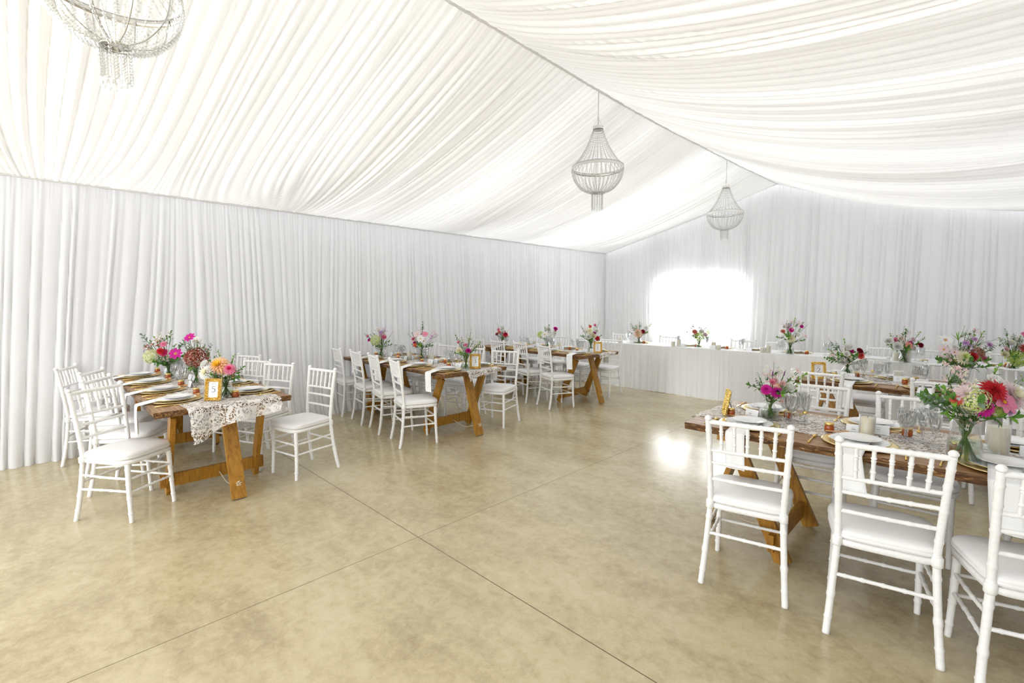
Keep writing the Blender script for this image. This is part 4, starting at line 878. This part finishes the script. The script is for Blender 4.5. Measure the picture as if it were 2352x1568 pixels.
# ------------------------------------------------------------------ chandeliers
def bead(mb, p, r, mi=0):
    x, y, z = p; mb.add([(x, y, z+r*1.15), (x+r, y, z), (x, y+r, z), (x-r, y, z), (x, y-r, z), (x, y, z-r*1.15)],
                        [(0, 1, 2), (0, 2, 3), (0, 3, 4), (0, 4, 1), (5, 2, 1), (5, 3, 2), (5, 4, 3), (5, 1, 4)], mi)
RING_Z, BOT_Z, CAP_Z, RR = .385, .0, .76, .25
def strand(pts, n, r):
    P = crv(pts, n*3); mb = MB()
    for i in range(n): bead(mb, P[min(len(P)-1, i*3+1)], r*(1 if i % 2 else .8))
    mb.tube(P[::3]+[P[-1]], .0008, 3); return mb
CHD = {}
CHD['upper'] = strand([(.042, 0, CAP_Z-.01), (.10, 0, .60), (.17, 0, .48), (.235, 0, RING_Z+.015)], 25, .0085).mesh('bead_strand', M['crystal'], False)
CHD['lower'] = strand([(.248, 0, RING_Z-.018), (.225, 0, .28), (.16, 0, .195), (.06, 0, .15)], 20, .0092).mesh('bead_strand', M['crystal'], False)
CHD['tassel'] = strand([(.052, 0, .15), (.052, 0, .08), (.052, 0, .02)], 10, .0088).mesh('bead_strand', M['crystal'], False)
mb = MB(); mb.add([(0, 0, .02), (.011, 0, .004), (0, .011, .004), (-.011, 0, .004), (0, -.011, .004), (0, 0, -.022)], [(0, 1, 2), (0, 2, 3), (0, 3, 4), (0, 4, 1), (5, 2, 1), (5, 3, 2), (5, 4, 3), (5, 1, 4)]); CHD['drop'] = mb.mesh('crystal_drop', M['crystal'], False)
mb = MB(); mb.lathe([(RR, RING_Z-.016), (RR, RING_Z+.016), (RR-.003, RING_Z+.016), (RR-.003, RING_Z-.016), (RR, RING_Z-.016)], 64); CHD['ring'] = mb.mesh('ring_band', M['chrome'])
mb = MB(); mb.lathe([(.05, CAP_Z-.014), (.05, CAP_Z+.012), (.046, CAP_Z+.014), (.008, CAP_Z+.016), (.004, CAP_Z+.03)], 32); mb.lathe([(.05, CAP_Z-.014), (.046, CAP_Z-.014), (.046, CAP_Z+.012)], 32); CHD['cap'] = mb.mesh('cap', M['chrome'])
mb = MB(); mb.tube(crv([(RR-.004, 0, RING_Z+.01), (.215, 0, .27), (.13, 0, .185), (.03, 0, .155)], 18), .0026, 6); CHD['rib'] = mb.mesh('rib', M['chain'])
mb = MB(); mb.lathe([(.052, .15), (.055, .153), (.055, .158), (.05, .16), (0, .16)], 24); CHD['hub'] = mb.mesh('hub', M['chrome'])
def chandelier(x, y, zb, label):
    t = thing('chandelier', label, 'chandelier', (x, y, zb), 0, 'crystal bead chandeliers under the ridge')
    put('ring_band', CHD['ring'], t); put('cap', CHD['cap'], t); put('hub', CHD['hub'], t)
    for i in range(32): put('bead_strand', CHD['upper'], t, None, 2*PI*i/32)
    for i in range(34): put('bead_strand', CHD['lower'], t, None, 2*PI*(i+.5)/34)
    for i in range(14): put('bead_strand', CHD['tassel'], t, None, 2*PI*i/14)
    for i in range(14):
        o = put('crystal_drop', CHD['drop'], t, (.052*math.cos(2*PI*i/14), .052*math.sin(2*PI*i/14), .0))
    for i in range(10): put('rib', CHD['rib'], t, None, 2*PI*(i+.3)/10)
    top = ridge_z(y)-zb-.02; mb = MB(); z = CAP_Z+.03
    mb.tube([(0, 0, z), (0, 0, top)], .0014, 5); k = 0
    while z < top-.02:
        a = k*PI/2; mb.tube([(0, 0, z), (.005*math.cos(a), .005*math.sin(a), z+.009), (0, 0, z+.018)], .0016, 4); mb.tube([(0, 0, z), (-.005*math.cos(a), -.005*math.sin(a), z+.009), (0, 0, z+.018)], .0016, 4); z += .016; k += 1
    for i in range(3): mb.tube([(0, 0, CAP_Z+.10), (.045*math.cos(i*2.09), .045*math.sin(i*2.09), CAP_Z+.012)], .0012, 4)
    mb.build('chain', M['chain'], t)
chandelier(-2.64, .295, 2.42, 'crystal bead chandelier nearest the camera, cut by the top of the photo')
chandelier(-2.70, 3.90, 2.42, 'crystal bead chandelier in the middle of the row')
chandelier(-2.70, 7.12, 2.42, 'crystal bead chandelier furthest away, nearest the bright window wall')
